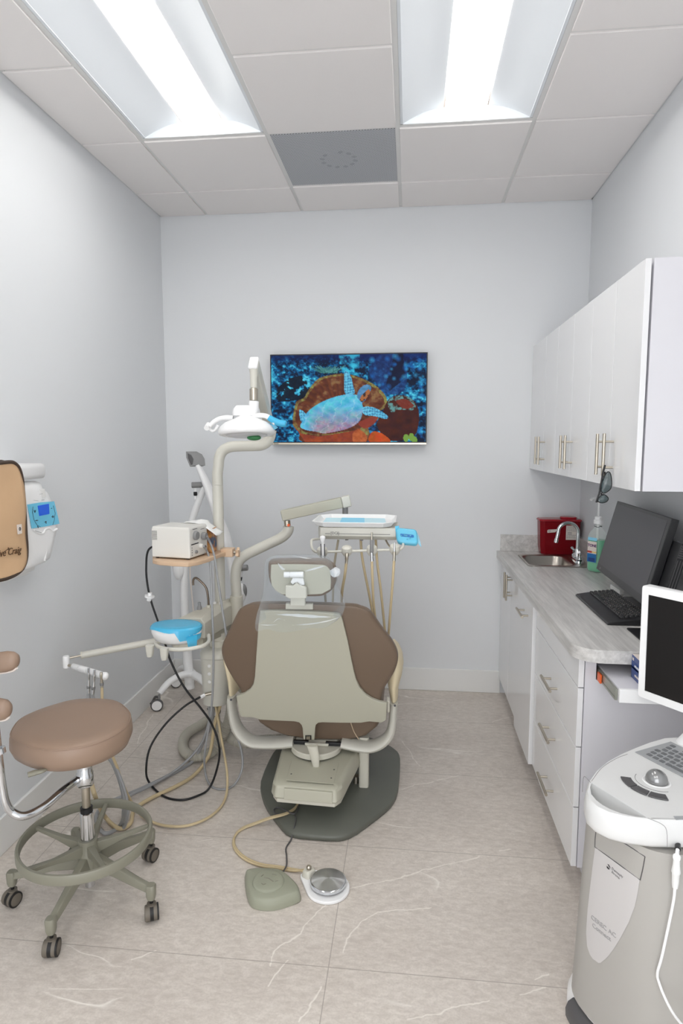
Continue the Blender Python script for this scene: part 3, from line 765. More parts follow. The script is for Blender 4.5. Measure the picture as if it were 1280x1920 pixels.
# ================================================================= mouthwash bottle with pump
t = thing('mouthwash_bottle', 'bottle of green mouthwash with a tall white pump beside the monitor', 'bottle', (2.598, -.61, CT))
bx, by = 2.592, -.615
def bl(w, d, z, n=6): return [V((bx+a, by+b, CT+.001+z)) for a, b in rrect(d, w, min(w, d)*.38, n)]
MB().loft([bl(.08, .066, 0), bl(.09, .074, .006), bl(.092, .076, .03), bl(.088, .072, .10), bl(.092, .076, .17), bl(.09, .074, .19), bl(.072, .06, .212), bl(.044, .042, .228), bl(.036, .036, .236), bl(.036, .036, .258)]).build('bottle', 'bglass', t)
MB().loft([bl(.074, .062, .004), bl(.084, .069, .012), bl(.086, .070, .03), bl(.082, .067, .10), bl(.086, .070, .165), bl(.085, .069, .172)]).build('liquid', 'liquid', t)
u_ = Y
fxl = bx-.0395
def lb(n, m, ya, yb, za, zb, e=0): return MB().box(fxl-.0006-e, fxl-e, by+ya, by+yb, CT+za, CT+zb).build(n, m, t)
lab(lb('label', 'label', -.028, .028, .055, .165), 'white front label')
lb('printed_band', 'ltblue', -.028, .028, .055, .1, .0008); lb('printed_band', 'yellow', -.028, .028, .106, .112, .0008); lb('printed_band', 'redlab', .0, .028, .104, .114, .0012)
lb('printed_band', 'paperB', -.028, .028, .17, .186, 0.0)
text('brand_letters', 'TONE', .02, (fxl-.0012, by+.027, CT+.137), -Y, Z, 'purple', t, bold=.0006)
lb('printed_band', 'boxblue', -.02, .02, .058, .078, .0014)
MB().lathe([(.0235, 0), (.0235, .018), (.019, .022), (.019, .036), (.012, .04)], (bx, by, CT+.258)).build('pump_cap', 'white', t)
mb = MB().cyl((bx, by, CT+.298), (bx, by, CT+.385), .006)
mb.tube([(bx+.004, by, CT+.39), (bx-.02, by, CT+.396), (bx-.05, by, CT+.394), (bx-.064, by, CT+.386)], [.009, .0075, .006, .0055], sx=(Y, 1.5)).build('pump_head', 'white', t)
MB().cyl((bx, by, CT+.02), (bx, by, CT+.257), .007).build('dip_tube', 'whitem', t)
t.rotation_euler.z = .62
MB().tube([V((bx+.019*math.cos(a), by+.019*math.sin(a), CT+.243+.003*math.sin(3*a))) for a in [2*PI*k/14 for k in range(14)]], .0014, closed=True, n=6, sub=2).build('neck_wire', 'ink', t)
# ================================================================= computer on the worktop
tl = V((2.572, -.985, 1.352)); U = V((-.03, -.70, 0)); UW = U.length; U.normalize()
D = V((-.082, 0, -.325)); D = (D-U*D.dot(U)); DH = D.length; D.normalize(); Nn = U.cross(D)
if Nn.x > 0: Nn = -Nn
def mp(u, d, n): return tl+U*u+D*d+Nn*n                     # n>0 towards the room
def mbox(u0, u1, d0, d1, n0, n1): return MB().obox(mp((u0+u1)/2, (d0+d1)/2, (n0+n1)/2), (U, D, Nn), ((u1-u0)/2, (d1-d0)/2, abs(n1-n0)/2))
t = thing('computer_monitor', 'wide black computer monitor with a dark screen on the counter', 'monitor', (2.55, -1.33, CT))
mbox(0, UW, 0, DH, -.028, 0).build('housing', 'black', t, bevel=.002)
mbox(.014, UW-.03, .014, DH-.03, .0, .0008).build('screen', 'scrn', t)
MB().lathe([(.005, 0), (.005, .0006)], mp(.06, DH-.014, 0.0002), Nn, n=14).build('maker_mark', 'grey', t)
for k in range(4): MB().obox(mp(.33+k*.03, DH-.012, .0004), (U, D, Nn), (.004, .0012, .0004)).build('button', 'dgrey', t)
MB().loft([[V((2.575+a, -1.33+b, CT+.001)) for a, b in rrect(.11, .22, .03)], [V((2.575+a, -1.33+b, CT+.012)) for a, b in rrect(.1, .21, .03)]]).build('stand_foot', 'black', t, bevel=.002)
MB().box(2.602, 2.622, -1.36, -1.30, CT+.0125, CT+.2).build('stand_neck', 'black', t, bevel=.004)
t = thing('mini_computer', 'slim black computer box with a vented top, mounted behind the monitor', 'computer', (2.58, -1.6, 1.05))
c = mbox(.50, .775, .075, .315, -.062, -.0295).build('case', 'black', t, bevel=.003)
mb = MB()
for i in range(8):
    for j in range(6): mb.obox(mp(.777, .085+j*.008, -.034-i*.0035), (U, D, Nn), (.0016, .002, .001))
mb.build('vent', 'dgrey', t)
mb = MB()
for i in range(3): mb.obox(mp(.7755, .21, -.036-i*.009), (U, D, Nn), (.0012, .075, .0012))
mb.build('groove', 'dgrey', t)
pts = [mp(.77, .27, -.045), mp(.80, .265, -.05), (2.60, -1.83, 1.10), (2.625, -1.90, 1.06)]
tag(MB().tube(pts, .0045).build('cable', 'cord', org=pts[0]), 'short black cable plugged into the back of the computer box', 'cable')
pts = [(2.61, -1.745, CT+.003), (2.598, -1.75, CT+.06), (2.592, -1.755, 1.10), (2.6, -1.80, 1.155), (2.62, -1.87, 1.165), (2.632, -1.93, 1.15)]
tag(MB().tube(pts, .006).build('cable', 'cord', org=pts[0]), 'thick black cable arching up beside the computer box', 'cable')
tag(MB().box(2.546, 2.566, -1.155, -1.02, CT+.0005, CT+.022).build('adapter', 'whitem', bevel=.003, org=(2.556, -1.09, CT)), 'small white block lying on the counter under the monitor', 'adapter')

# keyboard
t = thing('keyboard', 'black computer keyboard with a palm rest on the grey counter', 'keyboard', (2.42, -1.41, CT))
kx0, kx1, ky0, ky1 = 2.345, 2.512, -1.65, -1.185
prof = [(kx0+.004, CT+.0006), (kx0, CT+.004), (kx0+.008, CT+.010), (kx0+.058, CT+.019), (kx1, CT+.031), (kx1, CT+.006), (kx1-.002, CT+.0006)]
MB().prism([V((x, ky0, z)) for x, z in prof], (0, ky1-ky0, 0)).build('case', 'black', t, bevel=.003)
mb = MB(); mc = MB(); random.seed(12)
sl = (.031-.019)/(kx1-kx0-.058)
rows = 6
for r in range(rows):
    x = kx0+.066+r*.0172; z = CT+.019+sl*(x-kx0-.058)+.001
    y = ky1-.012
    for kx in range(21):
        if kx in (15, 19 if r == 5 else 99): y -= .006
        w = .0178
        if r == 0 and 3 <= kx <= 8:
            if kx > 3: y -= .0198; continue
            w = .0198*6-.002
            mb.loft([[V((x+a, y-w/2+b, z)) for a, b in rrect(.0148, w, .002, 2)], [V((x+a, y-w/2+b, z+.0065)) for a, b in rrect(.0115, w-.004, .002, 2)]]); y -= .0198; continue
        if y-w < ky0+.004: break
        mb.loft([[V((x+a, y-w/2+b, z)) for a, b in rrect(.0148, w, .002, 2)], [V((x+a, y-w/2+b, z+.0065)) for a, b in rrect(.0115, w-.005, .002, 2)]])
        if random.random() < .85: mc.box(x+.0005, x+.0035, y-w/2-.0005, y-w/2+random.uniform(.001, .004), z+.0066, z+.0069)
        y -= .0198
mb.build('keys', 'keyb', t); mc.build('key_legends', 'label', t)
tag(MB().prism([V((2.408, -1.685, CT+.0004)), V((2.62, -1.685, CT+.0004)), V((2.62, -1.86, CT+.0004)), V((2.41, -1.86, CT+.0004)), V((2.402, -1.85, CT+.0004)), V((2.402, -1.695, CT+.0004))], (0, 0, .003)).build('mouse_pad', 'black', org=(2.5, -1.77, CT)), 'flat black mouse pad at the near end of the counter', 'mouse pad')

# dark safety glasses hanging from the last cabinet handle
t = thing('safety_glasses', 'dark safety glasses hanging from the nearest wall cabinet handle', 'glasses', (2.31, -1.625, 1.56))
yg = -1.66
def gp(*pp): return [at(a, b, y=yg) for a, b in pp]
l1 = gp((1133, 893), (1138, 885), (1143, 886), (1146, 897), (1146, 912), (1141, 920), (1131, 925), (1126, 918), (1127, 905))
l2 = gp((1120, 939), (1124, 931), (1131, 927), (1138, 931), (1140, 936), (1136, 941), (1127, 943))
for l in (l1, l2):
    c = sum(l, V())/len(l); q = catmull(l, 4, True)
    MB().loft([[p+V((0, .001, 0)) for p in q], [c+(p-c)*.6+V((0, -.006, 0)) for p in q], [c+(p-c)*.05+V((0, -.008, 0)) for p in q]], False, True).build('lens', 'lens', t)
mb = MB()
mb.tube(gp((1134, 872), (1131, 882), (1128, 897), (1125, 912), (1124, 922), (1121, 931), (1117, 942)), [.0035, .004, .003, .003, .004, .003, .003], n=8)
mb.tube(l1, .0016, closed=True, n=6, sub=3); mb.tube(l2, .0016, closed=True, n=6, sub=3)
mb.tube([at(1119, 941, y=yg), at(1122, 928, y=yg+.02), at(1127, 915, y=yg+.035), at(1131, 898, y=yg+.045), at(1134, 885, y=yg+.03)], .0028, n=8)
mb.tube([at(1128, 924, y=yg), at(1127, 927, y=yg), at(1131, 928, y=yg)], .0025, n=6)
mb.build('frame', 'cord', t)
# ================================================================= dental chair (seen from behind its backrest)
t = thing('dental_chair', 'greige and brown dental chair seen from behind, on a grey base plate', 'dental chair', (1.25, -1.25, 0))
CH = t
pl = [(489, 1470), (490.5, 1494), (501, 1520), (528, 1556), (542, 1567), (560, 1571), (590, 1574), (629, 1576), (655, 1571), (685, 1552), (724, 1522), (738, 1506), (746, 1485), (750, 1440), (748, 1420), (739, 1410), (724, 1401), (690, 1388), (600, 1376), (545, 1390), (520, 1408), (505, 1430)]
top = [at(a, b-7, z=.024) for a, b in pl]; c = sum(top, V())/len(top)
top = catmull(top, 2, True)
bot = [V((p.x, p.y, .0)) for p in top]
MB().loft([[V((c.x+(p.x-c.x)*.985, c.y+(p.y-c.y)*.985, .0005)) for p in top], [V((p.x, p.y, .004)) for p in top], [V((p.x, p.y, .02)) for p in top], [V((c.x+(p.x-c.x)*.985, c.y+(p.y-c.y)*.985, .026)) for p in top]]).build('base_plate', 'plate', t, sharp=70)

# lift column and body
MB().loft([[V((1.19+a, -1.16+b, .0265)) for a, b in rrect(.2, .34, .04)], [V((1.19+a, -1.16+b, .125)) for a, b in rrect(.24, .4, .05)]]).build('lift_column', 'plate', t)
def tr(z, e, yf, yb, f=0):                     # trapezoid section of the body: wider at the back
    return [V(p) for p in ((1.052+e+f, yf+e, z), (1.315-e-f, yf-.014+e, z), (1.338-e, yf+.03, z), (1.40-e, yb-.1, z), (1.38-e, yb-e, z), (1.02+e, yb-e, z), (1.005+e, yb-.1, z), (1.03+e, yf+.04, z))]
YF_, YB_ = -1.605, -1.10
MB().loft([tr(.116, .03, YF_, YB_), tr(.121, .008, YF_, YB_), tr(.139, .008, YF_, YB_)]).build('body_skirt', 'unitd', t, bevel=.004)
MB().loft([tr(.1395, 0, YF_, YB_), tr(.148, 0, YF_, YB_), tr(.188, .006, YF_+.008, YB_), tr(.204, .018, YF_+.04, YB_)]).build('body_cover', 'shell', t, bevel=.012, seg=3)
# removable rear panel, a hair proud of the cover
mb = MB()
mb.loft([[V((1.092, YF_-.005, .142)), V((1.298, YF_-.0165, .142)), V((1.298, YF_-.008, .142)), V((1.092, YF_+.002, .142))], [V((1.092, YF_+.002, .187)), V((1.298, YF_-.0085, .187)), V((1.298, YF_+.005, .187)), V((1.092, YF_+.012, .187))]])
pn = mb.build('rear_panel', 'shell', t, bevel=.002)
mb = MB().prism([V((1.095, YF_+.035, .2042)), V((1.298, YF_+.026, .2042)), V((1.302, YF_+.2, .2042)), V((1.088, YF_+.2, .2042))], (0, 0, .0022)); pt = mb.build('top_panel', 'shell', t, bevel=.0012)
for p in ((1.108, YF_+.085, .2065), (1.283, YF_+.07, .2065), (1.287, YF_+.14, .2065)): MB().cyl(p, V(p)+V((0, 0, .0012)), .0035, n=10).build('screw', 'dgrey', t)
cx, cy = 1.184, -1.295
MB().lathe([(.104, .2066), (.104, .2115), (.098, .2125)], (cx, cy, 0), n=40).build('swivel_column', 'chrome', t)
MB().lathe([(.112, .213), (.117, .216), (.117, .236), (.113, .24)], (cx, cy, 0), n=40).build('swivel_ring', 'unitd', t)
MB().box(cx-.1, cx+.1, cy-.01, cy+.3, .2405, .2545).build('seat_mount', 'unitd', t, bevel=.006)
for a in (1.055, 1.23): lab(MB().box(a, a+.095, -1.322, -1.305, .2415, .258).build('hinge_strip', 'black', t, bevel=.002), 'black hinge strip')
MB().box(1.135, 1.245, -1.33, -1.304, .2412, .2535).build('hinge_block', 'unitd', t, bevel=.003)
lv = [(585, 1398, .024), (590, 1418, .021), (592, 1437, .0145), (593, 1443, .008)]
MB().loft([[at(a, b, y=-1.445)+V((r*math.cos(k), r*.55*math.sin(k), 0)) for k in [2*PI*i/16 for i in range(16)]] for a, b, r in lv]).build('release_lever', 'unitd', t, bevel=0)

# seat cushion with a welt seam, leg rest running away from us
def cush(x0, x1, y0, y1, z0, z1, r=.05):
    cx_, cy_, w, h = (x0+x1)/2, (y0+y1)/2, x1-x0, y1-y0
    L = lambda e, z: [V((cx_+a, cy_+b, z)) for a, b in rrect(w-2*e, h-2*e, .09, 7)]
    return MB().loft([L(.07, z0), L(.02, z0+.02), L(0, z0+.05), L(0, z1-.03), L(.02, z1-.006), L(.05, z1)])
mb = MB()
so = [(.888, .365, 0), (.91, .325, .02), (.965, .29, .03), (1.04, .266, .034), (1.12, .2585, .034), (1.18, .257, .034), (1.26, .2575, .034), (1.35, .264, .034), (1.42, .286, .03), (1.465, .325, .02), (1.485, .365, 0)]
sec = lambda y, e, zt: [V((1.18+(x-1.18)*(1-e), y, z+e*.1)) for x, z, _ in so]+[V((1.18+.295*(1-e), y, zt-e*.1)), V((1.1, y, zt)), V((1.18-.285*(1-e), y, zt-e*.1))]
mb.loft([sec(-1.302, .10, .42), sec(-1.295, .03, .43), sec(-1.27, 0, .44), sec(-.7, 0, .44), sec(-.62, .08, .44)])
mb.build('seat_cushion', 'brown', t, sharp=60)
MB().tube(ys(-1.304, (655, 1346), (659, 1360), (664, 1373), (672, 1386)), .0022, n=6).build('piping', 'seam', t)
cush(.96, 1.42, -.6, -.16, .35, .46).build('leg_rest', 'brown', t)

# backrest: padded wings with a hard greige shell on the back
B0, B1 = V((1.18, -1.375, .40)), V((1.18, -1.575, .975))
bz = (B1-B0).normalized(); bx_ = X; bn = bz.cross(bx_)
if bn.y > 0: bn = -bn                            # towards the camera
def bp(*pp): return [onp(400+u/3.368, 1020+v/3.368, B0, bn) for u, v in pp]
wing = bp((205, 392), (240, 380), (300, 376), (430, 376), (560, 378), (700, 382), (830, 388), (890, 392), (925, 402), (985, 430), (1050, 520), (1120, 610), (1153, 668), (1165, 715), (1160, 760), (1140, 815), (1100, 880), (1070, 935), (1058, 985), (1050, 1040), (1000, 1075), (600, 1080), (200, 1060), (165, 990), (172, 945), (150, 900), (120, 855), (82, 790), (54, 725), (45, 672), (58, 620), (100, 530), (150, 430), (178, 404))
wing = catmull(wing, 3, True); wc = sum(wing, V())/len(wing)
bh = V((0, -1, 0))
def inset(P, e, n): return [wc+(p-wc)*(1-e)+bh*n+Z*(n*.06) for p in P]
MB().loft([inset(wing, .05, 0), inset(wing, .012, -.004), inset(wing, 0, -.018), inset(wing, 0, -.05), inset(wing, .02, -.075), inset(wing, .08, -.092), inset(wing, .5, -.085)]).build('backrest_cushion', 'brown', t, sharp=70)
sh = bp((299, 412), (430, 409), (560, 412), (700, 420), (800, 430), (812, 450), (830, 520), (850, 600), (872, 715), (890, 800), (904, 850), (925, 893), (960, 935), (1000, 962), (1050, 982), (1095, 990), (1094, 1050), (1090, 1098), (1060, 1113), (985, 1105), (930, 1114), (800, 1114), (690, 1111), (665, 1114), (650, 1126), (645, 1150), (641, 1222), (571, 1219), (566, 1150), (560, 1130), (545, 1112), (515, 1105), (400, 1100), (300, 1095), (255, 1080), (180, 1078), (168, 1055), (150, 948), (200, 930), (235, 905), (257, 870), (266, 820), (273, 720), (281, 600), (288, 500))
so_ = catmull(sh, 2, True); shc = sum(so_, V())/len(so_)
ins = lambda P, e, n: [shc+(p-shc)*(1-e)+bn*n for p in P]
MB().prism([p+bn*.0008 for p in sh], bn*.016).build('backrest_shell', 'shell', t, bevel=.004, seg=3)
lp = bp((583, 1190), (622, 1190), (622, 1218), (583, 1218))
lab(MB().prism([p+bn*.0172 for p in lp], bn*.001).build('latch', 'black', t), 'black latch')
lp = bp((590, 1194), (615, 1194), (615, 1213), (590, 1213)); MB().prism([p+bn*.0184 for p in lp], bn*.002).build('latch_plate', 'nickel', t)
# pivot at the right side
pv = bp((1093, 1000), (1112, 1010), (1112, 1075), (1096, 1078))
MB().prism([p-bn*.01 for p in pv], -bn*.03).build('pivot_cover', 'unitd', t, bevel=.003)

# armrests: swept supports and cream pads
yA = -1.30
def squash_tube(pts, r, y, f, n=16):
    """tube whose section is stretched front to back by f"""
    P = [V((p.x, p.y, p.z)) for p in pts]
    return MB().tube(P, r, n=n, sub=6, sx=(Y, f))
for side, lowp, r, scr, pad in (
    ('l', [(552, 1389), (520, 1392), (478, 1391), (458, 1381), (444, 1363), (437, 1340), (434, 1318), (434, 1304)], [.022, .022, .021, .021, .021, .0195, .0185, .018], (433, 1312),
     [(434, 1303, .0175), (434, 1290, .021), (434, 1275, .025), (431, 1258, .026), (425, 1240, .022), (420, 1226, .01)]),
    ('r', [(640, 1391), (670, 1397), (695, 1399), (716, 1391), (731, 1375), (736, 1352), (737, 1332), (738, 1316)], [.021, .022, .022, .022, .021, .019, .0185, .0185], (740, 1323),
     [(738, 1315, .018), (737, 1300, .022), (737, 1285, .0285), (739, 1268, .035), (742, 1250, .034), (743, 1235, .027), (741, 1222, .018), (737, 1214, .008)])):
    s = squash_tube(ys(yA, *lowp), r, yA, 2.4).build('armrest_support', 'unit', t)
    MB().lathe([(.0055, 0), (.005, .002)], at(scr[0], scr[1], y=yA-.0455), (0, -1, 0), n=12).build('screw', 'dgrey', s)
    loops = []
    for a, b, rr in pad:
        c = at(a, b, y=yA); loops.append([c+V((rr*math.cos(k), .045+(.045+rr*2.2)*math.sin(k)+.02, 0)) for k in [2*PI*i/20 for i in range(20)]])
    MB().loft(loops).build('armrest_pad', 'cream', t, sharp=70)
# right-hand post on the base plate
b0 = at(682, 1472, z=.0265)
MB().loft([[V((b0.x+a, b0.y+b, z)) for a, b in rrect(.046, .05, .012, 4)] for z in (.0268, .27)]).build('support_post', 'unitd', t)
MB().loft([[V((b0.x-.038+a, b0.y+.02+b, z)) for a, b in rrect(.024, .03, .01, 4)] for z in (.0268, .06)]).build('valve', 'nickel', t)

# headrest
HB = V((1.166, -1.625, 1.10)); hn = (bn+V((0, 0, .30))).normalized()
def hp(*pp): return [onp(480+u/6.737, 1030+v/6.737, HB, hn) for u, v in pp]
hc = catmull(hp((150, 170), (185, 150), (330, 146), (500, 145), (700, 146), (850, 150), (900, 172), (960, 210), (995, 260), (1005, 380), (985, 470), (945, 530), (890, 570), (820, 598), (640, 604), (400, 598), (310, 575), (235, 515), (180, 450), (150, 360), (142, 240)), 2, True)
hcc = sum(hc, V())/len(hc); hi = lambda e, n: [hcc+(p-hcc)*(1-e)+hn*n for p in hc]
MB().loft([hi(.08, 0), hi(.02, -.006), hi(0, -.02), hi(.0, -.05), hi(.05, -.075), hi(.25, -.088)]).build('headrest_cushion', 'brown', t, sharp=70)
hs = hp((192, 190), (330, 184), (560, 183), (850, 192), (900, 215), (940, 262), (948, 400), (944, 500), (830, 560), (640, 568), (330, 566), (245, 510), (200, 450), (186, 340))
MB().prism([p+hn*.0006 for p in hs], hn*.008).build('headrest_plate', 'shell', t, bevel=.003)
k0 = onp(480+355/6.737, 1030+322/6.737, HB+hn*.03, hn); k1 = onp(480+600/6.737, 1030+318/6.737, HB+hn*.03, hn)
mb = MB().cyl(k0, k0.lerp(k1, .28), .0118, n=24).cyl(k0.lerp(k1, .31), k1, .0118, n=24); mb.cyl(k0.lerp(k1, .1), k0.lerp(k1, .9), .0085)
mb.build('pivot_barrel', 'white', t)
kp = [(440, 405), (470, 345), (600, 350), (620, 440), (575, 450), (540, 425), (520, 416), (500, 416), (470, 440)]
MB().prism([onp(480+u/6.737, 1030+v/6.737, HB+hn*.012, hn) for u, v in kp], hn*.014).build('pivot_yoke', 'white', t, bevel=.003)
kp = [(383, 445), (425, 440), (460, 450), (485, 440), (505, 416), (535, 416), (555, 440), (580, 455), (615, 455), (646, 470), (648, 600), (600, 606), (430, 606), (380, 580)]
MB().prism([onp(480+u/6.737, 1030+v/6.737, HB+hn*.028, hn) for u, v in kp], hn*.022).build('lock_knob', 'unitd', t, bevel=.004)
MB().prism([onp(480+u/6.737, 1030+v/6.737, HB+hn*.008, hn) for u, v in ((440, 590), (628, 590), (628, 704), (440, 700))], hn*.018).build('headrest_post', 'unitd', t, bevel=.004)
MB().prism([onp(480+u/6.737, 1030+v/6.737, B1+bn*.002, bn) for u, v in ((381, 668), (722, 672), (724, 742), (378, 738))], bn*.012).build('mount_plate', 'unitd', t, bevel=.002)

# clear protective bag over the headrest
random.seed(21)
t2 = thing('headrest_cover', 'clear plastic bag pulled over the headrest of the dental chair', 'plastic cover', (1.166, -1.66, .92))
rows = [  # z-level rows given by pixel rows: left px, right px, py
    (506, 607, 1045), (501, 616, 1047), (499, 622, 1058), (499, 630, 1075), (499, 633, 1090), (497, 634, 1104), (493, 639, 1120), (489, 645, 1132), (486, 647, 1142), (482, 642, 1157), (481, 630, 1168)]
loops = []; n = 56
for i, (l, r, py) in enumerate(rows):
    a = at(l, py+(0 if i < 8 else 2), y=-1.63); b = at(r, py-(0 if i < 8 else (i-7)*2), y=-1.63); c = (a+b)/2; hw = (b-a).length/2; s = i/(len(rows)-1)
    dep = .075+.035*s; lp = []
    for k in range(n):
        q = 2*PI*k/n; ex = .62 if i < 9 else .8
        cxx = math.copysign(abs(math.cos(q))**ex, math.cos(q)); syy = math.copysign(abs(math.sin(q))**ex, math.sin(q))
        wob = 1+.035*s*math.sin(5*q+i*.8)+.02*math.sin(9*q-i*1.3)
        p = c+(b-a)/2*cxx*(1 if abs(math.cos(q)) > .8 else 1)+V((0, dep*syy*wob-.01, .006*math.sin(7*q+i)*(s > .2)))
        if syy < 0 and i >= 7: p.y -= .0
        lp.append(p)
    loops.append(lp)
# keep clear of the chair shell below the headrest
MB().loft(loops, True, False).build('bag', 'bag', t2, sharp=180)
# crinkled folds as whitened strips imitating highlights, and the gathered corner
cr = MB(); yb = -1.735
def crease(pp, w, y=yb):
    P = catmull(ys(y, *pp), 5); L = []
    for i, p in enumerate(P):
        s = i/(len(P)-1); h = w*math.sin(PI*s)*(.7+.5*random.random())
        L.append((p+V((0, -.003*random.random(), h/2)), p-V((0, 0, h/2))))
    vs = [q for a in L for q in a]; cr.add(vs, [(2*i, 2*i+1, 2*i+3, 2*i+2) for i in range(len(L)-1)])
crease([(515, 1152), (545, 1153), (590, 1156), (625, 1157)], .012); crease([(548, 1172), (580, 1170), (615, 1164), (640, 1156)], .005)
crease([(483, 1170), (500, 1172), (520, 1171)], .004); crease([(568, 1072), (590, 1066), (612, 1060)], .008, -1.70); crease([(520, 1055), (527, 1064), (534, 1068)], .014, -1.70)
crease([(550, 1042), (570, 1046), (588, 1048)], .004, -1.71); crease([(512, 1167), (522, 1160), (534, 1163)], .003)
cr.build('crease_highlights', 'bag2', t2)
ear = MB(); c0 = at(628, 1073, y=-1.66); random.seed(5); P = []
for k in range(34):
    a, b = random.uniform(0, 2*PI), random.uniform(-1, 1)
    P.append(c0+V((.022*math.cos(a)*math.sqrt(1-b*b), .014*math.sin(a), .02*b)))
bm_ = bmesh.new(); [bm_.verts.new(p) for p in P]; bmesh.ops.convex_hull(bm_, input=bm_.verts); bm_.verts.ensure_lookup_table()
vi = {v: i for i, v in enumerate(bm_.verts)}
ear.add([v.co.copy() for v in bm_.verts], [tuple(vi[v] for v in f.verts) for f in bm_.faces]); bm_.free()
ear.build('gathered_corner', 'bag2', t2, smooth=False)
# ================================================================= dental unit: column, pole and support beam beside the chair
YP = -1.05
pc = at(410, 1000, y=YP); px_, PR = pc.x, .0262
t = thing('dental_unit', 'ivory dental unit column with a tall round pole left of the dental chair', 'dental unit', (px_, YP, .33))
UN = t
def rbx(cx, cy, w, d, r, z, n=6): return [V((cx+a, cy+b, z)) for a, b in rrect(w, d, r, n)]
c0 = at(400, 1300, y=-1.12); cx, cy = c0.x+.012, -1.10
MB().loft([rbx(cx-.005, cy, .12, .13, .05, .335), rbx(cx, cy, .135, .145, .055, .45), rbx(cx+.004, cy, .15, .155, .06, .575)]).build('column', 'unit', t, sharp=50)
MB().loft([rbx(cx+.004, cy, .154, .159, .062, .577), rbx(cx+.004, cy, .154, .159, .062, .597), rbx(cx+.004, cy, .13, .135, .055, .615), rbx(cx+.004, cy, .11, .12, .05, .62)]).build('column_cap', 'unit', t, sharp=50)
MB().lathe([(.05, .6205), (.05, .65), (.044, .655), (.044, .69)], (cx+.01, cy+.02, 0)).build('swivel_neck', 'unitd', t)
for z in (.545, .505, .465): MB().lathe([(.0085, 0), (.008, .003), (.004, .004)], (cx-.012, cy-.0745-.0, z), (0, -1, 0), n=14).build('screw_cap', 'whitem', t)
# bent mount that carries the column off the chair base
MB().tube([(cx+.03, cy+.06, .40), (cx+.07, cy+.14, .36), (cx+.16, cy+.22, .22), (cx+.3, cy+.22, .12), (1.06, -.95, .09)], .02, n=14).build('mounting_arm', 'shell', t)
# beam
bx0, bx1 = .57, .738
pf = [(1.30, 0)]
def beam(y, x0, x1, z0, z1, ch): return [V(p) for p in ((x0, y, z0), (x1, y, z0), (x1, y, z1-ch), (x1-ch*.8, y, z1), (x0+ch*1.6, y, z1), (x0, y, z1-ch*1.3))]
MB().loft([beam(-.97, .655, .722, .712, .832, .022), beam(-1.0, .65, .72, .712, .839, .026), beam(-1.12, .61, .706, .72, .841, .028), beam(-1.25, .552, .692, .728, .838, .028), beam(-1.345, .525, .681, .738, .829, .022)]).build('beam_cover', 'unitd', t, bevel=.005)
MB().loft([beam(-.975, .655, .705, .66, .711, .005), beam(-1.315, .57, .66, .695, .73, .005)]).build('beam_underside', 'shell', t, bevel=.004)
k = at(374, 1148, y=-1.22)
MB().lathe([(.012, 0), (.0115, .012), (.008, .02), (.0075, .034), (.005, .036)], (k.x, -1.22, .8375)).build('selector_knob', 'grey', t)
fa = -1.18
MB().tube(ys(fa, (391, 1134), (390, 1122), (388, 1108), (385, 1100), (378, 1092), (370, 1085), (365, 1084), (362, 1088), (362, 1097)), .0052, n=10).build('cup_filler_spout', 'bronze', t)
MB().lathe([(.012, 0), (.01, .012)], V((at(391, 1134, y=fa).x, fa, .838))).build('spout_collar', 'unitd', t)
for a, b in ((402, 1128), (414, 1124)): q = at(a, b, y=-1.12); MB().lathe([(.01, 0), (.009, .01)], (q.x, -1.12, .8395)).build('push_button', 'whitem', t)
# pole
ptop = at(410, 909, y=YP)
MB().cyl((px_, YP, .80), (px_, YP, ptop.z), PR, n=28).build('pole', 'unit', t)
sk = at(443, 1105, y=-1.0)
MB().loft([rbx(sk.x, -1.0, .06, .07, .028, .72), rbx(sk.x, -1.0, .062, .072, .029, at(443, 1117, y=-1.0).z)]).build('arm_socket', 'unitd', t)
# cuspidor bowl under barrier film
cb = V((.585, -1.44, .802))
def ov(z, a, b, dx=0, dy=0, n=32):
    return [cb+V((dx+a*math.cos(2*PI*k/n), dy+b*math.sin(2*PI*k/n), z)) for k in range(n)]
MB().loft([ov(-.052, .068, .05), ov(-.04, .098, .066), ov(-.005, .112, .082), ov(.018, .113, .084), ov(.026, .107, .078)]).build('cuspidor_bowl', 'white', t, sharp=60)
film = MB(); n = 32
top = [ov(.0272, .1075, .0785), ov(.0305, .085, .06), ov(.0292, .06, .042), ov(.0285, .03, .02)]
film.loft(top, False, True)
lp1, lp2 = [], []
for k in range(n):
    a = 2*PI*k/n; lo = -.03 if (math.cos(a) > .3 or math.sin(a) > .2) else .014
    lo += .004*math.sin(5*a)
    s = (lo+.04)/.058 if lo < .018 else 1
    lp1.append(cb+V((.1145*math.cos(a), .0855*math.sin(a), .02)))
    f = 1.055 if lo > -.01 else .965
    lp2.append(cb+V((.112*f*math.cos(a), .083*f*math.sin(a), lo)))
film.loft([ov(.0272, .1075, .0785), lp1, lp2], False, False)
film.build('barrier_film', 'blue', t)
bf = MB()
q0 = cb+V((.07, -.073, -.01))
bf.add([q0, q0+V((.038, .03, .008)), q0+V((.034, .032, -.06)), q0+V((.008, .003, -.055))], [(0, 1, 2, 3)]); bf.build('barrier_film', 'blue', t)
MB().lathe([(.05, -.085), (.058, -.07), (.055, -.0525)], cb+V((.03, .02, 0)), n=28).build('bowl_drain', 'unitd', t)
hr = ys(-1.50, (391, 1192), (390, 1203), (378, 1212), (355, 1217), (335, 1219), (318, 1219))
hr = [at(391, 1191, y=-1.38), at(391, 1203, y=-1.44), at(380, 1211, y=-1.5), at(358, 1216, y=-1.53), at(335, 1218, y=-1.54), at(314, 1217, y=-1.53), at(298, 1213, y=-1.51), at(290, 1207, y=-1.49)]
MB().tube(hr, .0085, n=12).build('holder_ring', 'unit', t)
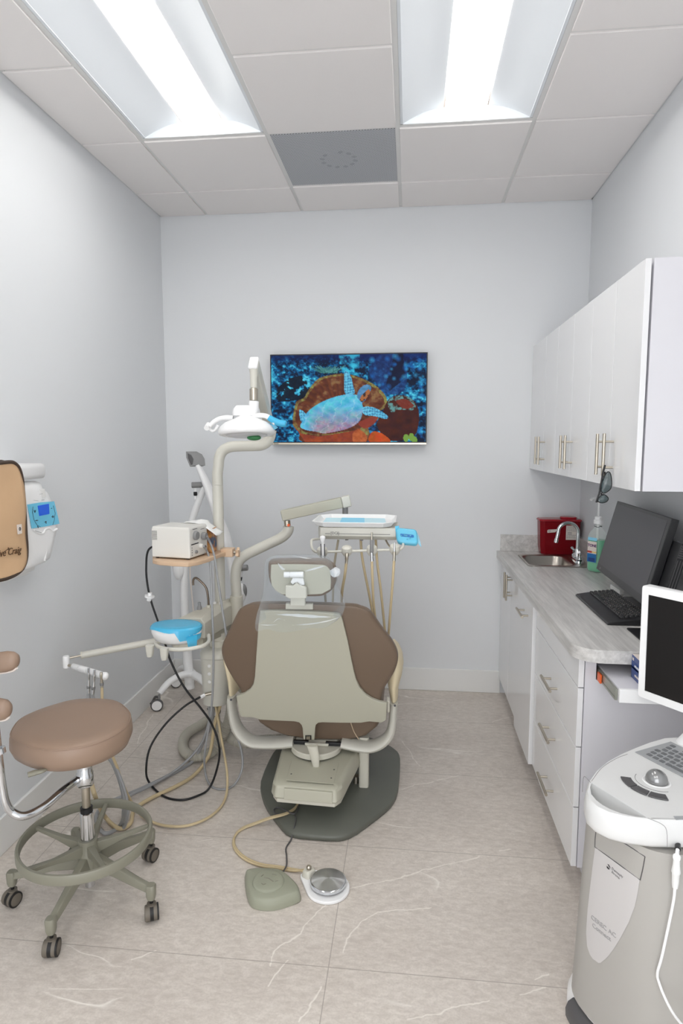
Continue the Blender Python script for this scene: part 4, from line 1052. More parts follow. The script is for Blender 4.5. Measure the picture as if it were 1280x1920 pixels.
for (a, b, yy) in ((281, 1218, -1.535), (308, 1224, -1.56)):
    c = at(a, b, y=yy); ax = (V((.5, -.5, .25))).normalized()
    MB().loft([[c+V((u*1.0, v, zz)) for u, v in rrect(.034-.006*i, .03, .008, 4)] for i, zz in enumerate((.02, -.012, -.03))]).build('instrument_clip', 'unit', t, bevel=.002)

# ================================================================= assistant arm reaching to the left
t = thing('instrument_rack', 'long ivory arm pointing left with a white instrument bar at its end', 'instrument rack', at(290, 1205, y=-1.36))
a0, a1 = at(345, 1192, y=-1.28), at(152, 1229, y=-1.46)
d = (a1-a0).normalized()
MB().cyl(a0, a1-d*.006, .0155, n=24).build('arm_tube', 'unit', t)
MB().cyl(a1-d*.0055, a1, .0165, n=24).build('end_collar', 'unitd', t)
r1 = at(131, 1233.5, y=-1.48)
MB().cyl(a1+d*.0003, r1, .0045, n=12).build('rod', 'nickel', t)
tc = at(124, 1241, y=-1.484)
MB().lathe([(.011, -.028), (.0145, -.025), (.0145, .023), (.012, .027)], tc, n=24).build('pivot_block', 'white', t)
b0, b1 = at(136, 1249, y=-1.495), at(201, 1269, y=-1.62); bd = (b1-b0).normalized()
MB().cyl(tc+V((.012, -.004, -.014)), b0, .006, n=12).build('bar_stub', 'nickel', t)
L = (b1-b0).length
lath = lambda p, q: MB().cyl(b0+bd*(L*p), b0+bd*(L*q), .0135, n=24)
MB().lathe([(.009, 0), (.0135, .006), (.0135, L*.22)], b0, bd, n=24).build('holder_bar', 'white', t)
MB().lathe([(.0135, L*.235), (.0145, L*.25), (.0145, L*.43), (.0135, L*.445)], b0, bd, n=24).build('holder_bar', 'white', t)
MB().lathe([(.0135, L*.455), (.0145, L*.47), (.0145, L*.66), (.0135, L*.675)], b0, bd, n=24).build('holder_bar', 'white', t)
MB().lathe([(.0135, L*.685), (.0145, L*.7), (.0145, L*.84), (.014, L*.855)], b0, bd, n=24).build('holder_bar', 'white', t)
MB().ball(b0+bd*(L*.93), .0172, 24, 14).build('end_ball', 'white', t)
# instruments hanging from the bar
side = V((.6, -.8, 0)).normalized()
def instr(name, label, s, px_hang, hose_m, hose_r, hose_pts, forked=False):
    c = b0+bd*(L*s); yy = c.y-.02
    t = thing(name, label, 'dental instrument', c)
    f = c+V((.004, -.0205, 0))
    top = f+V((0, 0, .022)); bot = at(px_hang[0], px_hang[1], y=f.y)
    mid = top.lerp(bot, .45)
    m = MB().tube([top, top.lerp(mid, .5)+V((0, -.002, 0)), mid, mid.lerp(bot, .5), bot], [.0055, .0062, .005, .0068, .0062], n=12)
    m.build('handpiece', 'chrome' if name != 'air_water_syringe' else 'nickel', t)
    MB().lathe([(.0078, 0), (.0085, .004), (.0078, .012)], mid.lerp(bot, .4), bot-mid, n=16).build('valve_collar', 'grey', t)
    MB().tube([bot]+hose_pts, hose_r, n=10, sub=7).build('hose', hose_m, t)
    return t
fl = lambda a, b, z=.012: at(a, b, z=z)
instr('suction_handpiece', 'left one of two chrome suction handpieces on the white bar, grey hose', .53, (166, 1302), 'ghose', .0085,
      [at(172, 1340, y=-1.66), at(190, 1400, y=-1.66), at(212, 1432, y=-1.66), at(228, 1475, y=-1.68), at(234, 1515, y=-1.72), fl(225, 1548), fl(195, 1562), fl(180, 1530), fl(205, 1505), fl(262, 1480), fl(320, 1452), fl(360, 1428), at(384, 1385, y=-1.1), at(398, 1345, y=-1.08), V((cx-.02, cy, .33))])
instr('suction_handpiece', 'right one of two chrome suction handpieces on the white bar, slim grey hose', .70, (174, 1303), 'ghose', .0062,
      [at(180, 1345, y=-1.70), at(197, 1400, y=-1.70), at(216, 1436, y=-1.70), at(233, 1480, y=-1.72), at(240, 1520, y=-1.76), fl(232, 1552, .03), fl(236, 1500, .028), fl(280, 1474, .026), fl(335, 1440, .026), at(376, 1396, y=-1.13), at(392, 1350, y=-1.12), V((cx-.035, cy-.03, .33))])
instr('air_water_syringe', 'metal syringe nearest the ball end of the white bar, beige hose', .88, (191, 1290), 'bhose', .0058,
      [at(193, 1330, y=-1.72), at(205, 1400, y=-1.72), at(220, 1440, y=-1.70), at(232, 1475, y=-1.66), fl(258, 1522, .03), fl(285, 1541), fl(318, 1549), fl(355, 1547), fl(395, 1530), fl(421, 1500), at(426, 1455, y=-1.32), at(416, 1390, y=-1.2), at(405, 1330, y=-1.12), V((cx+.0, cy-.035, .33))])
tag(MB().tube([at(166, 1415, y=-1.75), at(168, 1452, y=-1.78), at(178, 1492, y=-1.84), fl(196, 1530, .03), fl(222, 1553), fl(244, 1544), fl(252, 1518), fl(282, 1497), fl(330, 1474), fl(365, 1452), at(392, 1415, y=-1.12), at(402, 1360, y=-1.1), V((cx+.02, cy, .33))], .0088, n=12, sub=7).build('supply_hose', 'bhose', org=fl(244, 1544)),
    'thick beige hose curving over the floor from the unit to under the stool', 'hose')
tag(MB().tube([at(404, 1318, y=-1.08), at(409, 1345, y=-1.08), at(412, 1375, y=-1.09), at(411, 1402, y=-1.12)], .009, n=12).build('drain_hose', 'those', org=at(404, 1318, y=-1.08)), 'short taupe hose hanging straight below the unit column', 'hose')
# corrugated vacuum duct, coiled on the floor
dp = [at(436, 1305, y=-.98), at(430, 1345, y=-.98), at(418, 1380, y=-1.0), fl(400, 1407, .035), fl(375, 1418, .032), fl(352, 1414, .032), fl(343, 1397, .032), fl(350, 1377, .032), fl(372, 1362, .04), fl(398, 1352, .05), V((.72, -1.0, .075)), V((.86, -.93, .06)), V((.98, -.9, .055))]
tag(MB().tube(dp, .027, n=16, sub=8, ridges=.0085).build('vacuum_duct', 'duct', org=fl(375, 1418, 0)), 'grey corrugated vacuum duct coiled on the floor behind the chair', 'duct')

# ================================================================= operating light
t = thing('operating_light', 'white overhead dental light on a bent tube and sprung arm', 'dental light', (px_, YP, ptop.z))
gz = [(px_, YP, ptop.z+.0006), (px_, YP, ptop.z+.05)]+ys(YP, (409.5, 872), (411, 858), (418, 845), (432, 838), (450, 836.5), (474, 836), (490, 834.5), (501, 828), (506, 818), (508, 806))
MB().tube(gz, .0262, n=22, sub=6).build('gooseneck', 'unit', t)
e0, e1 = at(508, 812, y=YP), at(475.5, 682, y=-1.42)
ad = (e1-e0).normalized(); au = X.copy(); an = ad.cross(au).normalized()
MB().obox((e0+e1)/2, (ad, au, an), ((e1-e0).length/2-.004, .019, .03)).build('sprung_arm', 'unit', t, bevel=.008, seg=3)
MB().obox(e1+ad*.004, (ad, au, an), (.0075, .0195, .0305)).build('arm_end_cap', 'white', t, bevel=.006, seg=3)
YL = -1.425
q0, q1, q2, q3, q4 = [at(475.5, b, y=YL) for b in (692, 727, 729, 751, 757)]
MB().tube([q0, q0.lerp(q1, .5), q1], [.0165, .0155, .014], sub=1, n=20).build('yoke', 'unit', t)
MB().cyl(at(476, 722, y=YL-.0005), q2, .0105).build('pin', 'nickel', t)
lab(MB().lathe([(.0165, 0), (.0175, .001), (.0175, (q2-q3).length-.001), (.0165, (q2-q3).length)], q2, q3-q2, n=28).build('joint_sleeve', 'nickel', t), 'brushed metal sleeve')
hx = at(474, 775, y=YL)
MB().tube([at(476, 752, y=YL), at(475.5, 760, y=YL), hx, at(466, 783, y=YL)], [.0205, .0205, .021, .024], sub=1, n=24).build('head_neck', 'white', t)
hc_ = at(462, 803, y=YL-.01)
ta = math.radians(-9); ua = V((0, math.sin(ta)*-1, math.cos(ta)))     # head axis, tipped a little towards us
ua = V((-.04, .10, 1)).normalized()
MB().lathe([(.086, -.029), (.105, -.0295), (.114, -.027), (.119, -.02), (.118, -.009), (.110, .006), (.092, .022), (.066, .033), (.05, .04), (.036, .05), (.033, .056)], hc_, ua, n=48, cap0=False).build('head_shell', 'white', t, sharp=60)
lab(MB().lathe([(.088, -.0295), (.08, -.033), (.06, -.037), (.02, -.040)], hc_, ua, n=48, cap0=False).build('lens_cover', 'frost', t), 'frosted lens')
hub = hc_+ua*.053
MB().loft([[hub+V((a-.008, b, 0))+ua*z for a, b in rrect(.092*s, .07*s, .024*s, 5)] for z, s in ((.0, 1), (.012, 1.02), (.03, .92), (.043, .66))]).build('head_hub', 'white', t, sharp=60)
lab(MB().ball(hc_-ua*.036+V((.036, -.02, -.004)), (.03, .022, .012)).build('sensor_dome', 'green', t), 'green dome under the head')
MB().tube(ys(YL-.02, (437, 784), (425, 783), (412, 785), (401, 791), (393, 799)), [.0105, .0105, .01, .0095, .009], n=14).build('handle', 'white', t)
hk = MB().cyl(at(387, 803, y=YL-.03), at(391, 796, y=YL), .0112, n=20); hk.tube(ys(YL-.01, (392, 801), (396, 807), (402, 807), (407, 801), (409, 797)), [.006, .006, .0065, .0075, .008], n=12)
hk.build('handle_grip', 'white', t)
MB().tube(ys(YL-.02, (474, 781), (486, 779), (498, 780), (509, 786), (516, 793)), [.0105, .0105, .0105, .0115, .012], n=14).build('handle', 'white', t)
MB().tube(ys(YL-.02, (514, 791), (523, 793), (531, 795)), [.012, .0125, .0125], n=16).build('handle_grip', 'white', t)
MB().tube(ys(YL-.02, (504, 783), (512, 788), (520, 792), (528, 794), (535, 794.5), (536.5, 794.8)), [.0125, .0135, .0142, .0145, .0138, .006], n=16).build('barrier_film', 'blue', t)
sheet = ys(YL-.012, (499, 800), (505, 793), (514, 795), (521, 802), (514, 806), (505, 805))
MB().prism(sheet, (0, .001, 0)).build('barrier_film', 'blueL', t)

# ================================================================= pole shelf with ultrasonic scaler
t = thing('pole_shelf', 'beige D-shaped shelf clamped to the ivory pole', 'shelf', (.57, -1.2, 1.08))
zs = 1.098
fr = [at(a, b, z=zs) for a, b in ((286, 1042), (286, 1049), (298, 1052), (325, 1054), (352, 1055), (372, 1052), (392, 1046), (410, 1039), (428, 1033))]
fr = [V((p.x, p.y, zs)) for p in fr]
bk = [V((px_+.062, YP+.03, zs)), V((px_-.04, YP+.05, zs)), V((.47, -1.06, zs)), V((.40, -1.10, zs))]
MB().prism(fr+bk, (0, 0, -.02)).build('shelf_board', 'beigew', t, bevel=.004)
MB().obox((px_+.055, YP-.035, zs-.006), (X, Y, Z), (.03, .028, .02)).build('clamp', 'beigew', t, bevel=.003)
sk_ = V((px_+.098, YP-.04, zs-.006)); st = []
for k in range(10):
    a = 2*PI*k/10; r = .027 if k % 2 == 0 else .014; st.append(sk_+V((.0, r*math.cos(a), r*math.sin(a))))
MB().prism(st, (.016, 0, 0)).build('star_knob', 'beigew', t, bevel=.003)
MB().cyl(V((px_+.0855, YP-.04, zs-.006)), sk_, .007).build('threaded_rod', 'nickel', t)

t = thing('ultrasonic_scaler', 'off-white scaler box with two round grey knobs on the pole shelf', 'scaler', (.53, -1.24, zs+.001))
f0 = at(356, 1049, z=zs+.004); l0 = V((f0.x-.19, f0.y+.035, 0)); lx = (V((.19, -.035, 0))).normalized(); ly = V((.035, .19, 0)).normalized()
LW, LD, LH = .196, .165, .148
def sp_(a, b, z): return V((f0.x, f0.y, zs))-lx*(LW*(1-a))+ly*(LD*b)+V((0, 0, z))
base = [sp_(0, 0, 0), sp_(1, 0, 0), sp_(1, 1, 0), sp_(0, 1, 0)]
MB().loft([[p+V((0, 0, .006)) for p in base], [p+V((0, 0, LH*.9)) for p in base], [(p-sp_(.5, .5, 0))*.97+sp_(.5, .5, 0)+V((0, 0, LH)) for p in base]]).build('housing', 'offw', t, bevel=.006, seg=3)
mb = MB()
for a in (.1, .9):
    for b in (.1, .9): mb.cyl(sp_(a, b, .0006), sp_(a, b, .0058), .008)
lab(mb.build('feet', 'rubber', t), 'black rubber feet')
mb = MB()
for k in range(8): mb.obox(sp_(.09, 0, .088+k*.0055)-ly*.0004, (lx, ly, Z), (.013, .0005, .0009))
mb.build('vent_slots', 'dgrey', t)
def knob(b, z, r, h, m='grey', nm='knob'):
    c = sp_(1, b, z)+lx*.0006
    return MB().lathe([(r, 0), (r, h*.5), (r*.86, h), (r*.5, h*1.02)], c, lx, n=24).build(nm, m, t)
knob(.30, .106, .021, .014); knob(.72, .094, .018, .02, 'grey', 'cable_socket'); knob(.32, .03, .008, .008); knob(.82, .04, .008, .006, 'dgrey', 'socket'); knob(.56, .052, .011, .016, 'offw', 'water_socket')
mb = MB()
for k in range(4): mb.obox(sp_(1, .12, .02+k*.011)+lx*.0009, (ly, lx, Z), (.002, .0004, .002))
for k in range(9): mb.obox(sp_(1, .1+.045*k, .068)+lx*.0009, (ly, lx, Z), (.0028, .0004, .0024))
mb.obox(sp_(1, .3, .136)+lx*.0009, (ly, lx, Z), (.02, .0004, .0012)); mb.obox(sp_(1, .72, .128)+lx*.0009, (ly, lx, Z), (.018, .0004, .001))
mb.build('panel_print', 'ink', t)
pcord = [sp_(0, .6, .05)-lx*.0, at(279, 1030, y=-1.2), at(274, 1065, y=-1.2), at(277, 1100, y=-1.22), at(284, 1130, y=-1.22), at(297, 1168, y=-1.24), at(309, 1205, y=-1.36), at(320, 1240, y=-1.38), at(345, 1288, y=-1.38), at(378, 1330, y=-1.36), at(398, 1360, y=-1.34), at(411, 1402, y=-1.34), at(407, 1440, y=-1.34), fl(392, 1478, .02), fl(368, 1493, .006), fl(338, 1500, .006), fl(305, 1492, .006), fl(279, 1466, .02), at(274, 1440, y=-1.36), at(282, 1400, y=-1.32), at(310, 1358, y=-1.27), at(345, 1325, y=-1.22), at(375, 1307, y=-1.2)]
tag(MB().tube(pcord, .005, n=10, sub=6).build('power_cord', 'cord', org=fl(338, 1500, 0)), 'black cord falling from the scaler box and looping on the floor', 'cord')
cc = at(280.5, 1118, y=-1.222)
tag(MB().lathe([(.011, -.022), (.011, -.006), (.024, -.005), (.024, .003), (.011, .004), (.010, .018)], cc, V((.2, 0, 1)), n=18).build('cord_clip', 'white', org=cc), 'white round clip on the black hanging cord', 'clip')
k0 = at(376, 1307, y=-1.2); k1 = at(389, 1300, y=-1.18)
tq = thing('quick_connector', 'metal and white hose connector plugged into the unit column', 'connector', k1)
MB().cyl(k0, k0.lerp(k1, .6), .0085, n=14).build('sleeve', 'white', tq); MB().cyl(k0.lerp(k1, .62), V((k1.x+.02, cy-.074, k1.z)), .0075, n=14).build('plug', 'nickel', tq)
g1 = [sp_(1, .72, .094)+lx*.022, at(394, 1018, y=-1.2), at(401, 1040, y=-1.22), at(408, 1085, y=-1.26), at(417, 1145, y=-1.3), at(424, 1190, y=-1.33), at(430, 1235, y=-1.30), at(434, 1290, y=-1.22), at(440, 1365, y=-1.2), at(452, 1405, y=-1.22), at(454, 1440, y=-1.25), fl(440, 1470, .012), fl(418, 1480, .006), fl(396, 1474, .006), fl(385, 1450, .03), at(384, 1410, y=-1.3), at(396, 1330, y=-1.32), at(400, 1240, y=-1.36), at(397, 1120, y=-1.32), at(394, 1060, y=-1.27), at(389, 1036, y=-1.22), sp_(1, .56, .052)+lx*.018]
tag(MB().tube(g1, .0052, n=10, sub=7).build('handpiece_cable', 'ghose', org=fl(418, 1480, 0)), 'thin grey cable hanging from the scaler knobs down to the floor', 'cable')

t = thing('tissue_box', 'floral tissue box with a white tissue, behind the scaler', 'tissue box', (.62, -1.12, zs+.001))
TB = [(.575, .672, -1.165, -1.085)]
x0, x1, y0, y1 = .672, .722, -1.19, -1.085
x0, x1, y0, y1 = sp_(1, 1, 0).x-.09, at(402, 1020, y=-1.12).x, -1.165, -1.085
y0 = max(sp_(1, 1, 0).y+.006, -1.16)
def floral():
    m = bpy.data.materials.new('floral_carton'); m.use_nodes = True; nt = m.node_tree; N = nt.nodes; Lk = nt.links; b = N['Principled BSDF']
    tc = N.new('ShaderNodeTexCoord'); n = N.new('ShaderNodeTexNoise'); n.inputs['Scale'].default_value = 26; n.inputs['Detail'].default_value = 3
    r = N.new('ShaderNodeValToRGB'); e = r.color_ramp.elements; e[0].position = .36; e[0].color = lin((52, 88, 124)); e[1].position = .68; e[1].color = lin((226, 190, 140))
    for p, c in ((.44, (104, 92, 110)), (.5, (176, 118, 62)), (.58, (206, 150, 88))):
        k = e.new(p); k.color = lin(c)
    Lk.new(tc.outputs['Object'], n.inputs['Vector']); Lk.new(n.outputs[0], r.inputs[0]); Lk.new(r.outputs[0], b.inputs['Base Color']); b.inputs['Roughness'].default_value = .5
    return m
MB().box(x0, x1, y0, y1, zs+.001, zs+.118).build('carton', floral(), t, bevel=.002)
tt = MB(); random.seed(2); q = []
nxs, nys = 14, 7
tx0, tx1 = at(352, 985, y=-1.14).x, at(412, 1000, y=-1.14).x
for i in range(nxs):
    for j in range(nys):
        s, r = i/(nxs-1), j/(nys-1)
        z = zs+.124+.036*math.sin(PI*min(1, s*1.25+.05))*(.5+.5*math.sin(PI*(r*.8+.1)))-.032*max(0, s-.72)/.28
        z = max(z, sp_(0, 0, LH+.003).z if s < .55 else z)
        q.append(V((tx0+(tx1-tx0)*s, -1.20+.115*r, z+.003*math.sin(9*s+5*r))))
tt.add(q, [(i*nys+j, (i+1)*nys+j, (i+1)*nys+j+1, i*nys+j+1) for i in range(nxs-1) for j in range(nys-1)])
o = tt.build('tissue', 'tissue', t, sharp=180)
sd = o.modifiers.new('Thick', 'SOLIDIFY'); sd.thickness = .0008
# ================================================================= delivery console on its swing arm
YC = -1.32
p0 = at(600, 989, y=YC); p1 = at(742, 990, y=YC); q0 = at(600, 1012, y=YC)
t = thing('delivery_console', 'ivory instrument console on a swing arm, beyond the chair backrest', 'instrument console', ((p0.x+p1.x)/2, -1.2, q0.z))
CO = t
x0, x1, z1, z0 = p0.x, p1.x, (p0.z+p1.z)/2, q0.z
zm = z0+(z1-z0)*.32
sec = lambda x, e=0: [V((x, YC+.02+e, z0)), V((x, YC+e, zm)), V((x, YC+.002+e, z1)), V((x, YC+.23, z1)), V((x, YC+.23, z0+.01))]
MB().loft([sec(x0-.012, .03), sec(x0, 0), sec(x1, 0), sec(x1+.004, .02)]).build('housing', 'unit', t, bevel=.003)
ln = at(620, 1004, y=YC-.0006)
zl = zm+(z1-zm)*.22
mb = MB().box(x0+.022, x0+.045, YC-.0014, YC-.0008, zl, zl+.0022).box(x0+.072, x1-.025, YC-.0014, YC-.0008, zl+.0005, zl+.0025)
mb.build('stripe', 'dgrey', t)
text('maker_letters', '[DCI]', .0165, (x0+.046, YC-.0012, zl-.001), X, Z, 'dgrey', t)
for a in (.34, .54): MB().lathe([(.008, 0), (.007, -.008)], (x0+(x1-x0)*a, YC+.05, z0), n=14).build('glide', 'grey', t)
# swing arm
el = [V((sk.x, -1.0, at(443, 1118, y=-1.0).z+.002))]+ys(-1.0, (441.5, 1085), (443, 1066), (449, 1051), (462, 1040), (480, 1031), (503, 1020), (524, 1010), (535, 1002), (540, 994), (540.5, 987))
MB().tube(el, .0262, n=22, sub=5).build('lower_arm', 'unit', t)
c0 = at(539, 986, y=-1.0); c1 = at(538, 976, y=-1.0)
MB().cyl(c0, c1, .016, n=20).build('pivot_pin', 'nickel', t); MB().cyl(c0+V((.008, -.004, .006)), c0+V((.008, -.019, .006)), .007).build('pivot_pin', 'orange', t)
a0, a1 = at(528, 966.5, y=-1.0), at(656, 938.5, y=-.96); d = (a1-a0).normalized(); yv = V((0, 0, 1)).cross(d).normalized(); zv = d.cross(yv)
MB().obox(a0.lerp(a1, .44), (d, yv, zv), ((a1-a0).length*.44, .026, .026)).build('upper_arm', 'shell', t, bevel=.004)
MB().obox(a0.lerp(a1, .945), (d, yv, zv), ((a1-a0).length*.062, .0265, .028)).build('arm_end_cover', 'unit', t, bevel=.005)
cp = a0.lerp(a1, .93)
MB().cyl((cp.x, cp.y, cp.z-.027), (cp.x, cp.y, z1-.02), .014, n=18).build('console_post', 'grey', t)
MB().box(cp.x-.06, cp.x+.05, YC+.2305, cp.y+.03, z0+.012, z1-.0205).build('rear_bracket', 'unit', t, bevel=.004)
# holder rail
YH = -1.40
rail = [V((x0+.004, YC+.02, at(588, 1011, y=YC).z)), at(586, 1012, y=-1.36), at(583.5, 1018, y=-1.38), at(585, 1028, y=YH), at(591, 1034.5, y=YH), at(602, 1035, y=YH), at(650, 1033.5, y=YH), at(697, 1032, y=YH), at(740, 1030.5, y=YH), at(750, 1029.5, y=YH), at(755, 1025, y=-1.39), at(755.5, 1020, y=-1.37), at(752, 1014, y=-1.34), V((x1+.001, YC+.03, at(745, 1008, y=YC).z))]
MB().tube(rail, .0056, n=12, sub=5).build('holder_rail', 'unit', t)
hold = {}
for k, (a, b) in {'a': (604, 1036), 'b': (650, 1034), 'c': (697, 1033), 'd': (740, 1031)}.items():
    c = at(a, b, y=YH); hold[k] = c
    h = MB().lathe([(.011, .026), (.0205, .02), (.0235, .008), (.022, -.006), (.015, -.018), (.009, -.02)], c, V((0, -.35, 1)), n=20)
    h.build('instrument_holder', 'unit', t)
# control pad in blue film
pa = [at(745, 991, y=-1.33), at(777, 994, y=-1.33), at(781, 1018, y=-1.37), at(748, 1021, y=-1.37)]
pc_ = sum(pa, V())/4; pu = (pa[1]-pa[0]).normalized(); pv_ = (pa[0]-pa[3]).normalized(); pn_ = pu.cross(pv_).normalized()
if pn_.y > 0: pn_ = -pn_
pl_ = lambda w, h, r, n: [pc_+pu*a+pv_*b+pn_*n for a, b in rrect(w, h, r, 4)]
cpad = MB().loft([pl_(.07, .055, .012, -.03), pl_(.084, .066, .014, -.02), pl_(.086, .068, .014, 0), pl_(.078, .06, .012, .006)]).build('control_pad', 'white', t, sharp=50)
mb = MB().loft([pl_(.089, .072, .016, -.014), pl_(.0895, .0725, .014, .004), pl_(.08, .063, .012, .0085), pl_(.076, .058, .012, .0088)], False, True).build('barrier_film', 'blueP', cpad, sharp=60)
MB().loft([pl_(.058, .014, .004, .0092), pl_(.056, .012, .004, .0098)]).build('display', 'ltblue', cpad)
bk = MB()
random.seed(6)
for k in range(7):
    a = random.uniform(-.025, .025); b = random.uniform(-.024, .006); c = pc_+pu*a+pv_*b+pn_*.0105; bk.ball(c, (.004, .003, .003), 8, 6)
bk.build('buttons', 'blueL', cpad)
MB().tube([V((x1+.003, YC+.06, z1-.02)), pc_-pu*.03-pn_*.028], .01).build('pad_arm', 'unit', t)
wr = [pc_-pu*.048+pv_*.042, pc_-pu*.03+pv_*.047, pc_-pu*.028-pv_*.034-pn_*.01, pc_-pu*.046-pv_*.02-pn_*.012]
MB().add([p+pn_*.004 for p in wr], [(0, 1, 2, 3)]).build('barrier_film', 'blue', t)
wr = [pc_+pu*.046+pv_*.03, pc_+pu*.053+pv_*.0, pc_+pu*.058-pv_*.044, pc_+pu*.045-pv_*.03]
MB().add([p-pn_*.002 for p in wr], [(0, 1, 2, 3)]).build('barrier_film', 'blueL', t)

# tray with paper
t = thing('instrument_tray', 'white plastic tray with pale blue paper on the ivory console', 'tray', ((x0+x1)/2, YC+.11, z1+.001))
tx, ty = (at(589, 975, y=YC).x+at(739, 978, y=YC).x)/2-.004, YC+.14
tw, td = at(739, 978, y=YC+.1).x-at(589, 975, y=YC+.1).x, .325
def oc(w, d, c, z): return [V((tx+a, ty+b, z)) for a, b in ((w/2-c, -d/2), (w/2, -d/2+c), (w/2, d/2-c), (w/2-c, d/2), (-w/2+c, d/2), (-w/2, d/2-c), (-w/2, -d/2+c), (-w/2+c, -d/2))]
zt = z1+.0012
MB().loft([oc(tw-.05, td-.05, .03, zt), oc(tw-.035, td-.035, .035, zt+.002), oc(tw-.006, td-.006, .045, zt+.021), oc(tw+.006, td+.006, .047, zt+.022), oc(tw+.006, td+.006, .047, zt+.0245), oc(tw-.01, td-.01, .044, zt+.0245), oc(tw-.04, td-.04, .034, zt+.005), oc(tw-.06, td-.06, .03, zt+.0042)]).build('tray_body', 'white', t, sharp=25)
zq = zt+.0055
ip = lambda a0, a1, e0=0, e1=0, z=zq: [V((tx+(tw-.05)*(a0-.5), ty-td/2+.03, z)), V((tx+(tw-.05)*(a1-.5), ty-td/2+.03, z)), V((tx+(tw-.05)*(a1-.5)+e1, ty+td/2-.032, z+.003)), V((tx+(tw-.05)*(a0-.5)+e0, ty+td/2-.03, z+.003))]
for nm, m_, P in (('paper_liner', 'paperL', ip(.04, .34, -.01, 0)), ('paper_liner', 'paperB', ip(.29, .66, -.012, -.02, zq+.0012)), ('paper_liner', 'paperL', ip(.62, .97, -.01, -.02, zq+.0005))):
    o = MB().prism(P, (0, 0, .0006)).build(nm, m_, t)
    lab(o, 'folded bright blue sheet' if m_ == 'paperB' else 'pale blue sheet')
MB().tube([V((tx+tw/2-.05, ty-td/2+.034, zq+.004)), V((tx+tw/2-.03, ty-td/2+.045, zq+.006))], .002).build('clip', 'grey', t)

# handpieces on the rail
def hose(pts, r=.0052, m='bhose', parent=None): return MB().tube(pts, r, n=10, sub=7).build('hose', m, parent)
yb = YH-.012
def hpt(k, label, px, prof, top, bot, hp_, m='chrome', r=.0054):
    t = thing('handpiece' if k != 'a' else 'air_water_syringe', label, 'dental instrument', hold[k], 'instruments on the console rail')
    del t['group']
    return t
# a: syringe with funnel head
t = hpt('a', 'air-water syringe with a white funnel head, leftmost on the console rail', 0, 0, 0, 0, 0)
A0, A1 = at(604.5, 1005, y=YH-.03), at(606, 1060, y=YH-.03)
s = A1-A0; Ln = s.length; s.normalize()
MB().lathe([(.003, -.002), (.011, .002), (.0125, .008), (.006, .028), (.005, .03)], A0, s, n=18).build('head', 'white', t)
MB().lathe([(.0075, .0305), (.0072, .07), (.0062, .11), (.005, Ln)], A0, s, n=18).build('body', 'white', t)
lab(MB().obox(A0+s*.075+V((.0078, -.003, 0)), (s, X, Y), (.042, .0016, .004)).build('trim', 'dgrey', t), 'dark side trim')
lab(MB().obox(A0+s*.075+V((-.0078, -.003, 0)), (s, X, Y), (.042, .0016, .004)).build('trim', 'dgrey', t), 'dark side trim')
hose([A1, at(608, 1090, y=-1.4), at(612, 1140, y=-1.36), at(622, 1150, y=-1.30), at(625, 1085, y=-1.27), at(627, 1055, y=-1.26), at(634, 1012, y=-1.25)], .0052, 'those', t)
# b: empty coupling
t = hpt('b', 'bare metal coupling with a beige hose, second from left on the console rail', 0, 0, 0, 0, 0)
A0, A1 = at(650.5, 1037, y=YH-.026), at(649, 1056, y=YH-.026); s = (A1-A0); Ln = s.length; s.normalize()
MB().lathe([(.006, 0), (.0078, .003), (.0078, Ln*.6), (.0066, Ln*.65), (.0066, Ln)], A0, s, n=18).build('coupling', 'nickel', t)
hose([A1, at(646, 1080, y=-1.42), at(641, 1110, y=-1.38), at(640, 1150, y=-1.30), at(632, 1165, y=-1.24), at(628, 1120, y=-1.24), at(660, 1060, y=-1.22), at(676, 1012, y=-1.22)][:4]+[at(642, 1175, y=-1.28), at(650, 1180, y=-1.25)], .0062, 'bhose', t)
# c: motor handpiece
t = hpt('c', 'grey motor handpiece standing tall, third from left on the console rail', 0, 0, 0, 0, 0)
A0, A1, A2, A3 = [at(a, b, y=YH-.028) for a, b in ((697, 998), (696.8, 1012), (696.5, 1036), (697, 1052))]
sd = lambda a, b: (b-a)
MB().lathe([(.0035, 0), (.004, .004), (.003, .008), (.0042, .012), (.003, .016), (.0042, .02), (.0042, sd(A0, A1).length)], A0, sd(A0, A1), n=14).build('drive_tip', 'nickel', t)
MB().lathe([(.0078, .0003), (.0085, .003), (.0085, sd(A1, A2).length-.003), (.007, sd(A1, A2).length)], A1, sd(A1, A2), n=18).build('motor_body', 'grey', t)
MB().lathe([(.0066, .0003), (.0072, .004), (.0066, .018), (.0068, sd(A2, A3).length)], A2, sd(A2, A3), n=18).build('coupling', 'chrome', t)
hose([A3, at(698, 1085, y=-1.42), at(700, 1130, y=-1.38), at(705, 1175, y=-1.34), at(706, 1200, y=-1.28), at(702, 1170, y=-1.22), at(693, 1120, y=-1.22), at(684, 1075, y=-1.22), at(678, 1040, y=-1.22), at(676, 1011, y=-1.22)], .0058, 'bhose', t)
